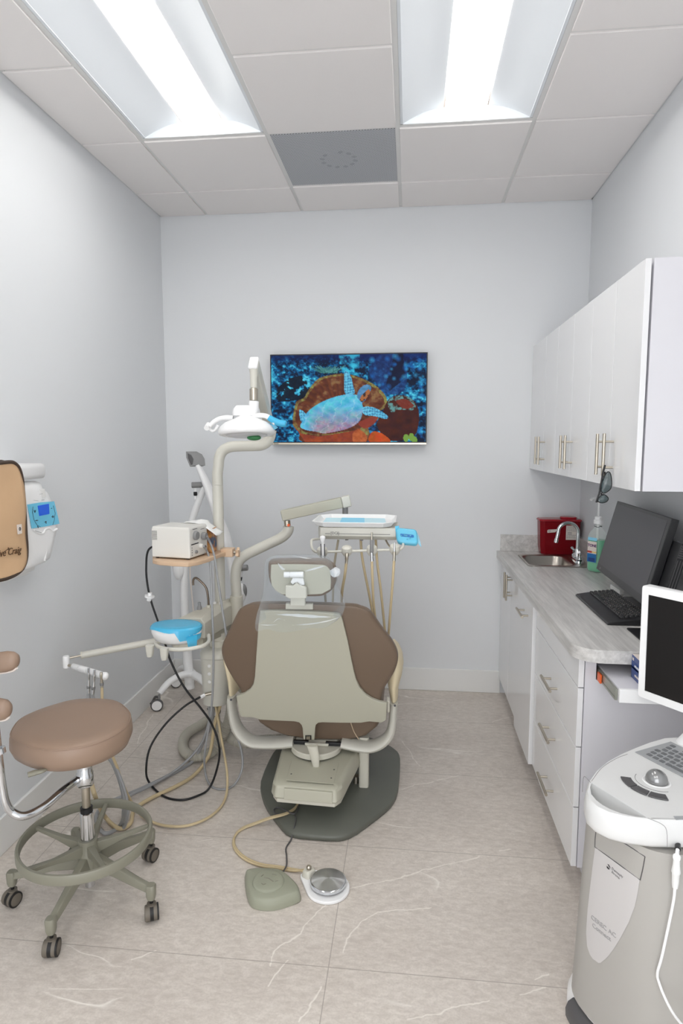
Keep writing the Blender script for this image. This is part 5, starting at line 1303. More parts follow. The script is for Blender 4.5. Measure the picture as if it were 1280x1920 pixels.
# d: slim turbine coupling
t = hpt('d', 'slim chrome coupling with a beige hose, rightmost on the console rail', 0, 0, 0, 0, 0)
A0, A1, A2 = [at(a, b, y=YH-.026) for a, b in ((739.5, 1017), (739, 1034), (738.5, 1051))]
MB().lathe([(.0028, 0), (.0034, .006), (.0026, .01), (.0036, .016), (.004, (A1-A0).length)], A0, A1-A0, n=14).build('drive_tip', 'chrome', t)
MB().lathe([(.0052, .0003), (.0062, .004), (.0058, .02), (.0066, (A2-A1).length)], A1, A2-A1, n=16).build('coupling', 'nickel', t)
hose([A2, at(736, 1090, y=-1.42), at(732, 1140, y=-1.38), at(728, 1190, y=-1.34), at(724, 1215, y=-1.28), at(722, 1190, y=-1.22), at(714, 1110, y=-1.22), at(707, 1055, y=-1.22), at(704, 1011, y=-1.22)], .0058, 'bhose', t)
tag(MB().tube([at(723, 1012, y=-1.24), at(727, 1020, y=-1.28), at(733, 1027, y=-1.33), at(738, 1029, y=-1.37)], .004, n=8).build('supply_tube', 'those', org=at(723, 1012, y=-1.24)), 'short taupe tube under the right end of the console', 'tube')
# ================================================================= assistant stool
SC_ = V((.475, -2.06, 0))
t = thing('assistant_stool', 'brown padded rolling stool with an olive foot ring and five casters', 'stool', SC_)
zS = .655
so = [(19, 1375), (34, 1350), (62, 1334), (103, 1320), (141, 1311), (187, 1309), (219, 1314), (241, 1331), (244, 1347), (231, 1366), (194, 1387), (150, 1400), (103, 1405), (62, 1400), (31, 1388)]
P = catmull([at(a, b, z=zS) for a, b in so], 4, True); c = sum(P, V())/len(P)
sl = lambda f, z: [V((c.x+(p.x-c.x)*f, c.y+(p.y-c.y)*f, z)) for p in P]
MB().loft([sl(.86, zS-.084), sl(.97, zS-.078), sl(1.03, zS-.05), sl(1.02, zS-.018), sl(1.0, zS-.006), sl(.975, zS), sl(.93, zS+.005), sl(.7, zS+.008), sl(.2, zS+.006)]).build('seat', 'seatb', t, sharp=80)
MB().tube(sl(.998, zS-.004), .0022, closed=True, sub=1, n=6).build('welt_seam', 'seatb', t)
hx, hy = SC_.x, SC_.y
MB().loft([[V((hx+a, hy+b, z)) for a, b in rrect(.16, .16, .03)] for z in (zS-.098, zS-.0845)]).build('seat_plate', 'dgrey', t)
lv0, lv1 = at(85, 1443, y=-2.25), at(52, 1453, y=-2.28)
MB().tube([V((hx-.06, hy-.1, zS-.095)), lv0, lv0.lerp(lv1, .6), lv1], [.005, .008, .013, .012], n=12, sx=(Z, .6)).build('height_lever', 'olive', t)
MB().cyl((hx, hy, .505), (hx, hy, zS-.0985), .02, n=22).build('gas_collar', 'black', t)
MB().lathe([(.027, .425), (.0285, .428), (.0285, .47), (.025, .475), (.025, .505), (.023, .506)], (hx, hy, 0), n=28).build('arm_clamp', 'chrome', t)
MB().cyl((hx, hy, .33), (hx, hy, .43), .0145, n=22).build('gas_piston', 'nickel', t)
MB().lathe([(.021, .325), (.021, .342), (.016, .344)], (hx, hy, 0), n=24).build('piston_seal', 'black', t)
MB().lathe([(.0235, .225), (.0235, .322), (.021, .324)], (hx, hy, 0), n=28).build('cylinder', 'chrome', t)
MB().cyl((hx, hy, .045), (hx, hy, .12), .017, n=22).build('cylinder_tail', 'chrome', t)
# hub, foot ring with five spokes
MB().lathe([(.038, .115), (.04, .12), (.04, .175), (.034, .185), (.032, .224)], (hx, hy, 0), n=28).build('hub', 'olive', t)
rc = V((hx+.002, hy-.015, .235)); RR = .218
prof = [(-.007, -.017), (.006, -.017), (.007, .017), (-.006, .017)]
MB().loft([[rc+V(((RR+a)*math.cos(k), (RR+a)*math.sin(k), b)) for k in [2*PI*i/72 for i in range(72)]] for a, b in ((.006, -.017), (.007, -.012), (.007, .012), (.004, .017), (-.004, .017), (-.007, .012), (-.007, -.012), (-.005, -.017), (.006, -.017))], False, False).build('foot_ring', 'olive', t, sharp=50)
for k in range(5):
    a = math.radians(-88+36+72*k+6)
    dr = V((math.cos(a), math.sin(a), 0)); sd = V((-dr.y, dr.x, 0))
    q0, q1 = V((hx, hy, .19))+dr*.03, rc+dr*(RR-.0075)
    w = lambda p, wd, h: [p+sd*wd+Z*h, p-sd*wd+Z*h, p-sd*wd-Z*h, p+sd*wd-Z*h]
    MB().loft([w(q0, .013, .02), w(q0.lerp(q1, .5), .009, .009), w(q1, .007, .006)]).build('spoke', 'olive', t, bevel=.002)
# star base legs and twin-wheel casters
for k, (ax_, ay_) in enumerate(((.482, -2.318), (.222, -2.125), (.611, -1.842), (.737, -2.138), (.318, -1.868))):
    tip = V((ax_, ay_, .085)); dr = (V((ax_, ay_, 0))-V((hx, hy, 0))); dr.z = 0; Ld = dr.length; dr.normalize(); sd = V((-dr.y, dr.x, 0))
    w = lambda p, wd, h, tw=.6: [p+sd*wd-Z*h, p-sd*wd-Z*h, p-sd*wd*tw+Z*h, p+sd*wd*tw+Z*h]
    q = lambda s, z: V((hx, hy, z))+dr*(Ld*s)
    MB().loft([w(q(.12, .148), .022, .026), w(q(.45, .138), .019, .017), w(q(.82, .118), .0165, .0125), w(q(.98, .112), .0155, .012)]).build('leg', 'olive', t, bevel=.004)
    MB().loft([[tip+V((a, b, z)) for a, b in rrect(.032*f, .032*f, .01, 4)] for z, f in ((.04, .85), (.034, 1), (.0, .95), (-.012, .8))]).build('leg_end', 'olive', t)
    wa = V((math.cos(1.1*k+.4), math.sin(1.1*k+.4), 0))
    if k == 0: wa = V((.97, .2, 0))
    if k == 1: wa = V((.95, -.3, 0))
    if k == 3: wa = V((.9, .42, 0))
    if k == 2: wa = V((.95, -.3, 0))
    wa.normalize(); wc_ = tip+wa.cross(Z)*.006; wc_.z = .0245
    R_ = .0268; wc_.z = R_+.0006
    c_ = MB().lathe([(.02, -.0235), (.0245, -.022), (R_*.985, -.017), (R_*.985, .017), (.0245, .022), (.02, .0235)], wc_, wa, n=30).build('caster', 'wheel', t)
    MB().lathe([(R_*.8, .0236), (R_, .0225), (R_, .0175)], wc_, wa, n=30, cap0=False, cap1=False).build('tread', 'rubber', c_)
    MB().lathe([(R_, -.006), (R_, .006)], wc_, wa, n=30).build('tread', 'rubber', c_)
    MB().loft([[V((tip.x+a, tip.y+b, z)) for a, b in rrect(.03, .03, .014, 4)] for z in (.05, .058)]).build('hood', 'wheel', c_)
    MB().cyl((tip.x, tip.y, .05), (tip.x, tip.y, .074), .006, n=12).build('stem', 'rubber', c_)
# chrome support arm and the two ends of the padded body rest
ya = -2.24
arm = [V((hx-.02, hy-.012, .452)), at(118, 1482, y=-2.16), at(88, 1508, y=-2.22), at(62, 1524, y=-2.26), at(40, 1530, y=-2.29), at(22, 1522, y=-2.30), at(10, 1505, y=-2.31), at(3, 1470, y=-2.31), at(-2, 1430, y=-2.31), at(-6, 1395, y=-2.31), at(-12, 1340, y=-2.31)]
MB().tube(arm, .0135, n=18, sub=6).build('support_arm', 'chrome', t)
MB().cyl(at(1, 1412, y=-2.31), at(-1, 1402, y=-2.31), .0165, n=18).build('arm_sleeve', 'chrome', t)
def pad(p0, p1, r, p2, label=None):
    d = (p1-p0).normalized(); n = 7
    u, w = V((-d.y, d.x, 0)), Z
    rr = [0.1, .62, .88, 1, 1, 1, .9, .3]; ss = [0, .025, .09, .2, .5, .85, .97, 1]
    L = (p1-p0).length
    o = MB().loft([[p0+d*(L*s)+u*(r*.75*f*math.cos(k))+w*(r*f*math.sin(k)) for k in [2*PI*i/24 for i in range(24)]] for s, f in zip(ss, rr)]).build('body_rest_pad', 'seatb', t, sharp=80)
    MB().tube([p0+d*(L*.03)-Z*(r*.72)+u*.0, p0+d*(L*.2)-Z*(r*1.0), p0+d*(L*.9)-Z*(r*1.0)], .004, n=8).build('pad_piping', 'label', t)
pe = at(34, 1238, y=-2.30)
pad(pe, pe+V((-.20, .02, -.036)), .033, None)
pe = at(19, 1330, y=-2.34)
pad(pe, pe+V((-.18, .02, -.02)), .035, None)
MB().tube([at(-12, 1340, y=-2.31), V((.24, -2.31, .80)), V((.235, -2.30, .92))], .011, n=12).build('rest_bracket', 'chrome', t)
# ================================================================= foot controls
z0 = .0006
def flat(pp, z): return [at(a, b, z=z) for a, b in pp]
t = thing('chair_foot_control', 'sage green wedge-shaped foot control on the floor, left of the chrome pedal', 'foot control', at(512, 1660, z=0))
o_ = [(461, 1636), (464, 1632), (472, 1630), (490, 1629), (520, 1631), (533, 1637), (548, 1650), (558, 1661), (561, 1672), (556, 1678), (540, 1684), (520, 1690), (502, 1692), (483, 1690), (470, 1682), (463, 1660)]
G = catmull(flat(o_, .03), 3, True); gc = sum(G, V())/len(G)
gl = lambda f, z: [V((gc.x+(p.x-gc.x)*f, gc.y+(p.y-gc.y)*f, z)) for p in G]
def slope(L): return [V((p.x, p.y, p.z+(p.y-gc.y)*.0)) for p in L]
MB().loft([gl(1.05, z0), gl(1.06, .006), gl(1.0, .03), gl(.96, .036), gl(.88, .039), gl(.5, .041)]).build('body', 'sage', t, sharp=80)
dc = at(503, 1651, z=.045); r = .053
MB().lathe([(r+.006, -.0055), (r+.004, .001), (r, .0035), (r-.004, .0045), (.01, .006)], V((dc.x, dc.y, .0425)), n=36).build('touch_dome', 'sage', t)
mk = MB()
def gl_(pts, w=.0014): mk.tube([V((dc.x+a, dc.y+b, .0486)) for a, b in pts], w, n=5, sub=1)
gl_([(-.018, .008), (0, .006), (.006, .002), (.02, -.008)], .0017); gl_([(.008, .03), (.024, .027)]); gl_([(-.02, -.022), (-.012, -.028), (-.004, -.022)]); gl_([(.026, -.006), (.036, -.002)]); gl_([(-.03, .014), (-.024, .024)])
mk.build('embossed_symbols', 'olive', t)
dcord = [at(531, 1634, z=.03), flat([(537, 1622)], .012)[0], flat([(537, 1605)], .006)[0], flat([(536, 1590)], .006)[0], flat([(545, 1575)], .006)[0], flat([(549, 1560)], .02)[0], flat([(554, 1540)], .032)[0], flat([(553, 1529)], .032)[0], flat([(545, 1524)], .033)[0], flat([(528, 1527)], .031)[0], flat([(516, 1525)], .031)[0], flat([(513, 1518)], .031)[0], flat([(521, 1514)], .031)[0], flat([(535, 1519)], .037)[0], flat([(549, 1526)], .038)[0], flat([(557, 1520)], .034)[0], flat([(563, 1504)], .034)[0], V((1.18, -1.44, .09))]
MB().tube(dcord, .0031, n=10, sub=6).build('cord', 'dgrey', t)

t = thing('foot_pedal', 'round chrome foot pedal on a white base, on the floor near the chair', 'foot pedal', at(615, 1655, z=0))
cc = at(615, 1651, z=.028); pr = .066
bo = []
for k in range(40):
    a = 2*PI*k/40; rr = .079
    p = V((cc.x+rr*math.cos(a), cc.y-.012+rr*math.sin(a), 0)); bo.append(p)
tipc = at(578, 1637, z=.01)
hull = [p for p in bo if (p-V((cc.x, cc.y, 0))).dot((tipc-cc)*V((1, 1, 0)).length) < 99]
d_ = V((tipc.x-cc.x, tipc.y-cc.y, 0)); dl = d_.length; d_.normalize(); s_ = V((-d_.y, d_.x, 0)); base0 = V((cc.x, cc.y-.01, 0))
outl = []
for k in range(33):
    a = math.radians(55)+math.radians(250)*k/32
    outl.append(base0+d_*(.08*math.cos(a))+s_*(.08*math.sin(a)))
outl += [base0+d_*(dl+.01)-s_*.03, base0+d_*(dl+.022)-s_*.018, base0+d_*(dl+.022)+s_*.018, base0+d_*(dl+.01)+s_*.03]
MB().prism([p+Z*z0 for p in outl], (0, 0, .012)).build('base', 'white', t, bevel=.003)
ct = V((cc.x, cc.y, 0))
MB().lathe([(pr-.01, .0128), (pr-.008, .018)], ct, n=40).build('spring_skirt', 'dgrey', t)
pd = MB().lathe([(pr-.002, .0185), (pr, .02), (pr, .03), (pr-.004, .0325)], ct, n=64).build('pedal_rim', 'chrome', t)
MB().lathe([(pr-.0042, .0326), (.04, .0362), (.001, .040)], ct, n=48, cap0=False).build('pedal_disc', 'spun', t)
vb = base0+d_*(dl-.005)
MB().loft([[V((vb.x, vb.y, 0))+d_*a+s_*b+Z*z for a, b in rrect(.04*f, .05*f, .012, 4)] for z, f in ((.0128, 1), (.03, .9), (.036, .7))]).build('valve_block', 'unitd', t)
MB().lathe([(.009, 0), (.01, .008), (.006, .014)], V((vb.x, vb.y, .0365)), n=16).build('valve_knob', 'nickel', t)
for off in (.0045, -.0045):
    hp = [V((vb.x, vb.y, .02))+d_*.02+s_*off]+[p+V((0, off*1.1, 0)) for p in flat([(548, 1631), (520, 1626), (490, 1622), (464, 1612), (446, 1598), (438, 1582), (441, 1566), (455, 1553)], .0065)]+[p+V((0, off, 0)) for p in flat([(478, 1544)], .012)+flat([(505, 1534)], .032)]+[p+V((0, off, 0)) for p in flat([(535, 1526), (552, 1516), (561, 1503)], .034)]+[V((1.19, -1.42+off, .09))]
    MB().tube(hp, .0046, n=10, sub=6).build('air_hose', 'bhose', t)
# ================================================================= wall control unit and lead apron on the left wall
XP = .12
fo = [(46, 905), (60, 902), (78, 902), (81, 911), (92, 920), (98, 934), (104, 955), (111, 984), (110, 993), (103, 1025), (97, 1050), (84, 1059), (63, 1067), (58, 1062), (52, 1040), (47, 1015), (40, 990), (38, 950), (40, 920)]
t = thing('wall_control_unit', 'white wall-mounted control unit with a blue film over its display', 'control unit', at(75, 1067, x=.0)+V((0, 0, 0)))
P = [at(a, b, x=XP) for a, b in fo]; c = sum(P, V())/len(P)
sc = lambda f, x: [V((x, c.y+(p.y-c.y)*f, c.z+(p.z-c.z)*f)) for p in P]
MB().loft([sc(.97, .012), sc(1.0, .03), sc(1.0, .09), sc(.96, .112), sc(.9, XP), sc(.7, XP+.004)]).build('body', 'white', t, sharp=55)
yy0, yy1 = at(74, 880, x=.1).y, at(38, 880, x=.1).y-.14
bz0, bz1 = at(70, 898, x=.12).z, at(70, 869, x=.12).z
MB().loft([[V((.065+a, yy, (bz0+bz1)/2+b)) for a, b in rrect(.126*f, (bz1-bz0)*f, .018, 4)] for yy, f in ((yy0, .93), (yy0-.006, 1), (yy1, 1))]).build('arm_bar', 'white', t, sharp=50)
MB().box(.002, .016, yy0-.14, yy0+.03, at(60, 1075, x=.02).z, bz0-.001).build('wall_plate', 'whitem', t, bevel=.003)
g0 = at(40, 1010, x=.02); g1 = at(60, 1068, x=.02)
MB().box(.002, .07, g0.y-.16, g0.y+.01, at(50, 1072, x=.05).z, g0.z+.05).build('lower_housing', 'whitem', t, bevel=.01)
XF = XP+.006
fl_ = [at(a, b, x=XF) for a, b in ((51, 946), (76, 942), (101, 940), (106, 960), (111, 982), (86, 987), (59, 991), (55, 968))]
MB().prism(fl_, (.0015, 0, 0)).build('barrier_film', 'film2', t)
sq = [at(a, b, x=XF-.001) for a, b in ((70, 948), (92, 944), (93, 964), (73, 968))]
MB().prism(sq, (.0009, 0, 0)).build('display', 'lcd', t)
sq = [at(a, b, x=XF+.0018) for a, b in ((70.5, 948.5), (91.5, 944.5), (92.5, 963.5), (73.5, 967.5))]
MB().prism(sq, (.0008, 0, 0)).build('display_glow', 'lcd', t)
kb = MB()
def kt(pts, w=.0013): kb.tube([at(a, b, x=XF+.0024) for a, b in pts], w, n=6, sub=1)
kt([(65.5, 961), (64, 957), (67, 957), (65.5, 961)]); kt([(67, 976), (71, 975.5)], .0016); kt([(97, 969), (101, 968.5)], .0015); kt([(99, 966.5), (99.2, 971)], .0015); kt([(84, 979), (87, 978)]); kt([(86, 977), (86.5, 982)]); kt([(96, 953.4), (97.4, 953)]); kt([(70.5, 986), (72, 990)])
kt([(62, 950), (61, 960), (64, 975), (70, 985), (76, 988)], .0007); kt([(100, 948), (103.5, 962), (102, 975), (99, 984)], .0007)
kb.build('key_symbols', 'ink', t)
kb = MB(); kt([(78, 938), (83, 937.3)], .0009); kt([(74, 927), (80, 925.6)], .0006); kt([(63, 938), (72, 939)], .0005); kt([(66, 995), (78, 999)], .0008)
kb.build('print', 'inkg', t)
MB().prism([at(a, b, x=XF) for a, b in ((93, 941), (99, 940), (99.5, 941.5), (93.5, 942.5))], (.0008, 0, 0)).build('mark', 'redlab', t)
# hand cradle: scooped lower half with a rounded groove
up = [at(a, b, x=XP+.002) for a, b in ((60, 993), (72, 1000), (80, 1000), (84, 993), (92, 991), (98, 996), (106, 992))]
MB().tube(up, .0055, n=10).build('cradle_lip', 'white', t)
gr = MB()
for a, b, r in ((86, 997, .009), (86, 1010, .011), (85, 1030, .012), (83, 1052, .010)): pass
gr.tube([at(a, b, x=XP-.004) for a, b in ((88, 996), (86, 1010), (85, 1030), (82, 1052))], [.007, .012, .014, .011], n=14, sx=(X, .6)); gr.build('cradle_groove', 'white', t)
MB().loft([[V((XP+.002+k, p.y, p.z)) for p in [at(a, b, x=XP) for a, b in ((73, 918), (81, 916), (84, 931), (77, 934))]] for k in (0, .004)]).build('badge', 'whitem', t)

# lead apron hanging from the bar
XA_ = .155
t = thing('lead_apron', 'tan protective apron with brown edging hanging on the left wall', 'apron', at(10, 1087, x=XA_))
eo = [(-30, 872), (0, 868), (14, 866.5), (22, 868), (29, 874), (33.5, 884), (37, 900), (38.5, 920), (40.5, 945), (42, 970), (43.5, 1000), (45.5, 1020), (46, 1040), (43, 1055), (36, 1067), (24, 1076), (10, 1083), (0, 1086.5), (-30, 1094)]
E_ = catmull([at(a, b, x=XA_) for a, b in eo], 4)
tl_, bl_ = E_[0], E_[-1]
outl = E_+[V((XA_, tl_.y-.25, bl_.z-.01)), V((XA_, tl_.y-.25, tl_.z))]
# rounded sheet: grid with soft folds
yl, yr = tl_.y-.25, max(p.y for p in outl); 
def rowedge(z):
    best = None
    for i in range(len(E_)-1):
        a, b = E_[i], E_[i+1]
        if (a.z-z)*(b.z-z) <= 0 and abs(a.z-b.z) > 1e-7:
            y = a.y+(b.y-a.y)*(z-a.z)/(b.z-a.z); best = y if best is None else max(best, y)
    return best
ztop, zbot = max(p.z for p in E_), min(p.z for p in E_)
vs, nr, nc = [], 40, 26
for i in range(nr):
    z = ztop-.0004-(ztop-zbot-.0008)*i/(nr-1); e = rowedge(z)
    e = e if e is not None else yr
    for j in range(nc):
        y = yl+(e-yl)*j/(nc-1); s = i/(nr-1)
        vs.append(V((XA_+.008+.006*math.sin(y*23+s*2)*s+.003*math.sin(s*9+y*11), y, z)))
f = [(i*nc+j, (i+1)*nc+j, (i+1)*nc+j+1, i*nc+j+1) for i in range(nr-1) for j in range(nc-1)]
o = MB().add(vs, f).build('apron_body', 'apron', t, sharp=180)
sd = o.modifiers.new('Thick', 'SOLIDIFY'); sd.thickness = .012; sd.offset = 0
bd = [V((XA_+.008+.006*math.sin(p.y*23+2*(ztop-p.z)/(ztop-zbot))*(ztop-p.z)/(ztop-zbot), p.y, p.z)) for p in E_]
MB().tube(bd, .0075, sub=1, n=10).build('edge_binding', 'bind', t)
tg = [at(a, b, x=XA_+.019) for a, b in ((31, 984), (40, 982.5), (41, 1000), (33, 1002))]
lab(MB().prism(tg, (.001, 0, 0)).build('side_tag', 'label', t), 'small white tag at the edge')
k = at(37.3, 991.7, x=XA_+.0203)
MB().tube([k+V((0, .0042*math.cos(a), .0052*math.sin(a))) for a in [2*PI*i/14 for i in range(14)]], .0016, closed=True, sub=1, n=6).build('tag_mark', 'ink', t)
w0, w1 = at(-14, 1048, x=XA_+.0215), at(25, 1040, x=XA_+.0215)
text('embroidered_letters', 'ctive Craig', .036, at(-13, 1047, x=XA_+.0205), w1-w0, Z, 'inkb', t, depth=.001, shear=.3)
sw = MB().tube([at(a, b, x=XA_+.021) for a, b in ((-4, 1042), (4, 1038), (10, 1033), (16, 1029))], .0012, n=6)
bp_ = [at(a, b, x=XA_+.021) for a, b in ((14, 1031), (15, 1026), (18, 1029), (20, 1028.5), (17, 1032))]
sw.prism(bp_, (.0008, 0, 0)); sw.build('embroidered_bird', 'inkb', t)

for yy in (yr-.09, yr-.2): MB().tube([V((XA_+.006, yy, ztop-.012)), V((XA_-.012, yy, ztop+.004)), V((.10, yy, bz1+.0035))], .005, n=8, sx=(Y, 3)).build('hanging_strap', 'bind', t)
# ================================================================= white wheeled lamp stand in the back corner
t = thing('wheeled_lamp_stand', 'white wheeled stand with grey handles and a grey hooded head in the far corner', 'lamp stand', (.24, -.3, 0))
YB = -.30
col = [at(356, 1290, y=YB), at(352, 1240, y=YB), at(347, 1160, y=YB), at(345, 1100, y=YB), at(347, 1060, y=YB), at(352, 1010, y=YB), at(360, 975, y=YB), at(374, 935, y=YB), at(388, 905, y=YB)]
MB().tube(col, [.03, .03, .027, .024, .022, .021, .021, .021, .02], n=18).build('column', 'white', t)
def caster(px, py, s=.037):
    c = at(px, py, y=YB); c = at(px, py, z=s+.001); wa = V((.35, -.94, 0)).normalized()
    k = MB().lathe([(s*.88, -.011), (s, -.008), (s, .008), (s*.88, .011)], c, wa, n=28).build('caster', 'dgrey', t)
    MB().lathe([(s*.8, -.0135), (s*.8, -.0112)], c, wa, n=28).build('wheel_disc', 'white', k); MB().lathe([(s*.8, .0112), (s*.8, .0135)], c, wa, n=28).build('wheel_disc', 'white', k)
    MB().tube([c+V((.02, .0, s+.012)), c+V((-.012, .01, s+.009)), c+V((-s*.95, .02, .012)), c+V((-s-.012, .02, -.004))], [.007, .008, .007, .006], n=8).build('brake', 'dgrey', k)
    MB().cyl(c+V((.016, 0, s+.003)), c+V((.016, 0, s+.03)), .007, n=10).build('stem', 'grey', k)
    return c
c1, c2, c3 = caster(294, 1322), caster(330, 1279), caster(402, 1332)
hubp = V((col[0].x+.02, YB, .16))
def leg(c, bend):
    e = c+V((.018, 0, .075))
    MB().tube([e, e.lerp(hubp, .3)+V((0, 0, bend)), e.lerp(hubp, .65)+V((0, 0, bend)), hubp], [.02, .024, .027, .03], n=14, sx=(Z, .75)).build('leg', 'white', t)
leg(c1, .035); leg(c2, .03); leg(c3, .02)
lo = at(335, 1072, y=YB-.02)
MB().loft([[lo+V((a, b, z)) for a, b in [(f*.036*math.cos(2*PI*i/20), f*.03*math.sin(2*PI*i/20)) for i in range(20)]] for z, f in ((.055, .95), (.03, 1.05), (0, 1), (-.03, .75), (-.048, .4), (-.052, .1))]).build('hanging_pod', 'white', t, sharp=70)
# curved white spine of the lamp, seen to the right of the column and pole
spn = [at(a, b, y=YB-.03) for a, b in ((371, 872), (379, 890), (390, 915), (402, 950), (414, 985), (424, 1010), (431, 1040), (437, 1075), (440, 1110))]
MB().tube(spn, [.016, .02, .024, .027, .03, .03, .026, .024, .02], n=16, sx=(Y, 1.6)).build('curved_spine', 'white', t)
hd_ = [at(a, b, y=YB) for a, b in ((349, 846), (369, 845), (379, 858), (380, 868), (366, 870), (360, 877))]
hh = MB()
q = [at(348, 846, y=YB-.05), at(367, 846, y=YB-.05), at(379, 864, y=YB-.05), at(359, 876, y=YB-.05)]
dn = V((.6, .75, .0)).normalized()
A = [at(348.5, 846.5, y=YB-.06), at(349, 858, y=YB-.06), at(356, 875, y=YB-.06), at(362, 873, y=YB-.06), at(364, 861, y=YB-.06), at(359, 852, y=YB-.06)]
Bk = [p+V((.055+.01*(i in (2, 3)), .03, .0)) for i, p in enumerate(A)]
cA = sum(A, V())/6
hh.loft([[cA+(p-cA)*.8+V((.012, .006, 0)) for p in A], [cA+(p-cA)*.82 for p in A], A, Bk], True, True); hh.build('hooded_head', 'grey', t, sharp=30)
MB().prism([cA+(p-cA)*.78+V((.004, .002, 0)) for p in A], (.003, .0015, 0)).build('head_opening', 'dgrey', t)
g0, g1 = at(359, 909.5, y=YB-.02), at(382, 909, y=YB)
MB().lathe([(.016, 0), (.0185, .003), (.0185, (g1-g0).length)], g0, g1-g0, n=24).build('grip', 'grey', t)
k = at(366, 921, y=YB-.01)
MB().lathe([(.008, -.02), (.009, -.004), (.009, 0)], k+V((0, 0, .018)), n=14).build('plug_collar', 'white', t)
lab(MB().lathe([(.0085, -.022), (.0115, -.018), (.0115, .0), (.009, .002)], k+V((0, 0, -.006)), n=16).build('plug', 'black', t), 'black plug')
MB().cyl(k+V((.0, 0, -.05)), k+V((0, 0, -.029)), .0075, n=12).build('plug_boot', 'white', t)
g0, g1 = at(444, 1066, y=YB-.06), at(464, 1064, y=YB-.06)
MB().lathe([(.017, 0), (.019, .003), (.019, (g1-g0).length-.003), (.017, (g1-g0).length)], g0, g1-g0, n=24).build('grip', 'grey', t)
MB().tube([at(452, 1070, y=YB-.06), at(451, 1080, y=YB-.06), at(449, 1094, y=YB-.06)], .009, n=12).build('plug_collar', 'white', t)
lab(MB().cyl(at(450.5, 1082, y=YB-.07), at(449.5, 1088, y=YB-.07), .0125, n=14).build('plug', 'black', t), 'black plug')
lc = at(452, 1112, y=YB-.08)
MB().ball(lc, (.03, .02, .062), 20, 14).build('lamp_hub', 'white', t)
MB().ball(lc+V((.012, .004, .012)), (.0245, .02, .045), 18, 12).build('lamp_hub_trim', 'grey', t)
MB().tube([at(456, 1112, y=YB-.06), at(453, 1122, y=YB-.06), at(447, 1136, y=YB-.06), at(443, 1152, y=YB-.06)], .008, n=12).build('lamp_strut', 'white', t)
MB().tube([at(357, 1056, y=YB-.04), at(356, 1075, y=YB-.04), at(359, 1110, y=YB-.04), at(363, 1150, y=YB-.03)], .0045, n=8).build('cord', 'label', t)
# ================================================================= white dental scanner cart at the right
from mathutils.bvhtree import BVHTree
T_, F_, O_ = V((.517, -.856, 0)), V((-.856, -.517, 0)), V((2.234, -2.459, 0))
def L(u, v, z): return O_+T_*u+F_*v+V((0, 0, z))
U0 = .018
t = thing('scanner_cart', 'white wheeled dental scanner cart with its own monitor, keyboard and trackball', 'scanner cart', L(U0, -.05, 0))
CT_ = t
def outline(f=1.0, dv=0.0, hw=.181):
    h = [(0, .233), (.03, .226), (.06, .203), (.095, .158), (.125, .1), (.148, .035), (.163, -.035), (.172, -.105), (.178, -.17), (.178, -.235), (.165, -.275), (.12, -.3)]
    pts = h+[(-a, b) for a, b in reversed(h[1:])]
    return [(U0+a*f*hw/.181, -.03+(b+.03)*f+dv) for a, b in pts]
P2 = outline(); 
def rg(f, z): return [L(a, b, z) for a, b in P2] if f == 1 else [L(a, b, z) for a, b in outline(f)]
zd = .766
# handle slot in the deck: straight edge towards the keyboard, curved along the rim
sl2 = [(-.058+U0+.006*0, .158), (-.036+U0, .186), (-.012+U0, .204), (.008+U0, .208), (.03+U0, .203), (.055+U0, .184), (.082+U0, .158)]
sl2 = [(U0+a, b) for a, b in ((-.082, .156), (-.068, .176), (-.045, .196), (-.02, .206), (0, .2085), (.02, .206), (.045, .196), (.068, .176), (.082, .156))]
mb = MB()
mb.loft([rg(.86, .694), rg(.95, .697), rg(.99, .706), rg(1.0, .72), rg(1.0, .745), rg(.99, .758), rg(.965, zd)], True, False)
ot = outline(.965); tri = tessellate_polygon([[V((a, b, 0)) for a, b in ot], [V((a, b, 0)) for a, b in sl2]]); al = ot+sl2
mb.add([L(a, b, zd) for a, b in al], [tuple(x) for x in tri])
mb.loft([[L(a, b, zd) for a, b in sl2], [L(a, b, zd-.05) for a, b in sl2]], False, True)
mb.build('console', 'consw', t, sharp=40)
def sm_(pts, r, sub): MB().tube(pts, r, n=5, sub=sub).build('panel_seam', 'inkg', t)
for s in (-1, 1):
    a = [(U0+s*.084, .157), (U0+s*.112, .158)]
    sm_([L(a[0][0], a[0][1], zd+.0003), L(a[1][0], a[1][1]-.012, zd-.001), L(U0+s*.1225, .142, zd-.012), L(U0+s*.125, .14, zd-.05)], .0007, 3)
sm_([L(U0-.088, .15, zd+.0003), L(U0-.125, .075, zd+.0003), L(U0-.145, .0, zd+.0003), L(U0-.15, -.05, zd+.0003)], .0006, 6)
sm_([L(U0+.088, .15, zd+.0003), L(U0+.125, .075, zd+.0003), L(U0+.145, .0, zd+.0003)], .0006, 6)
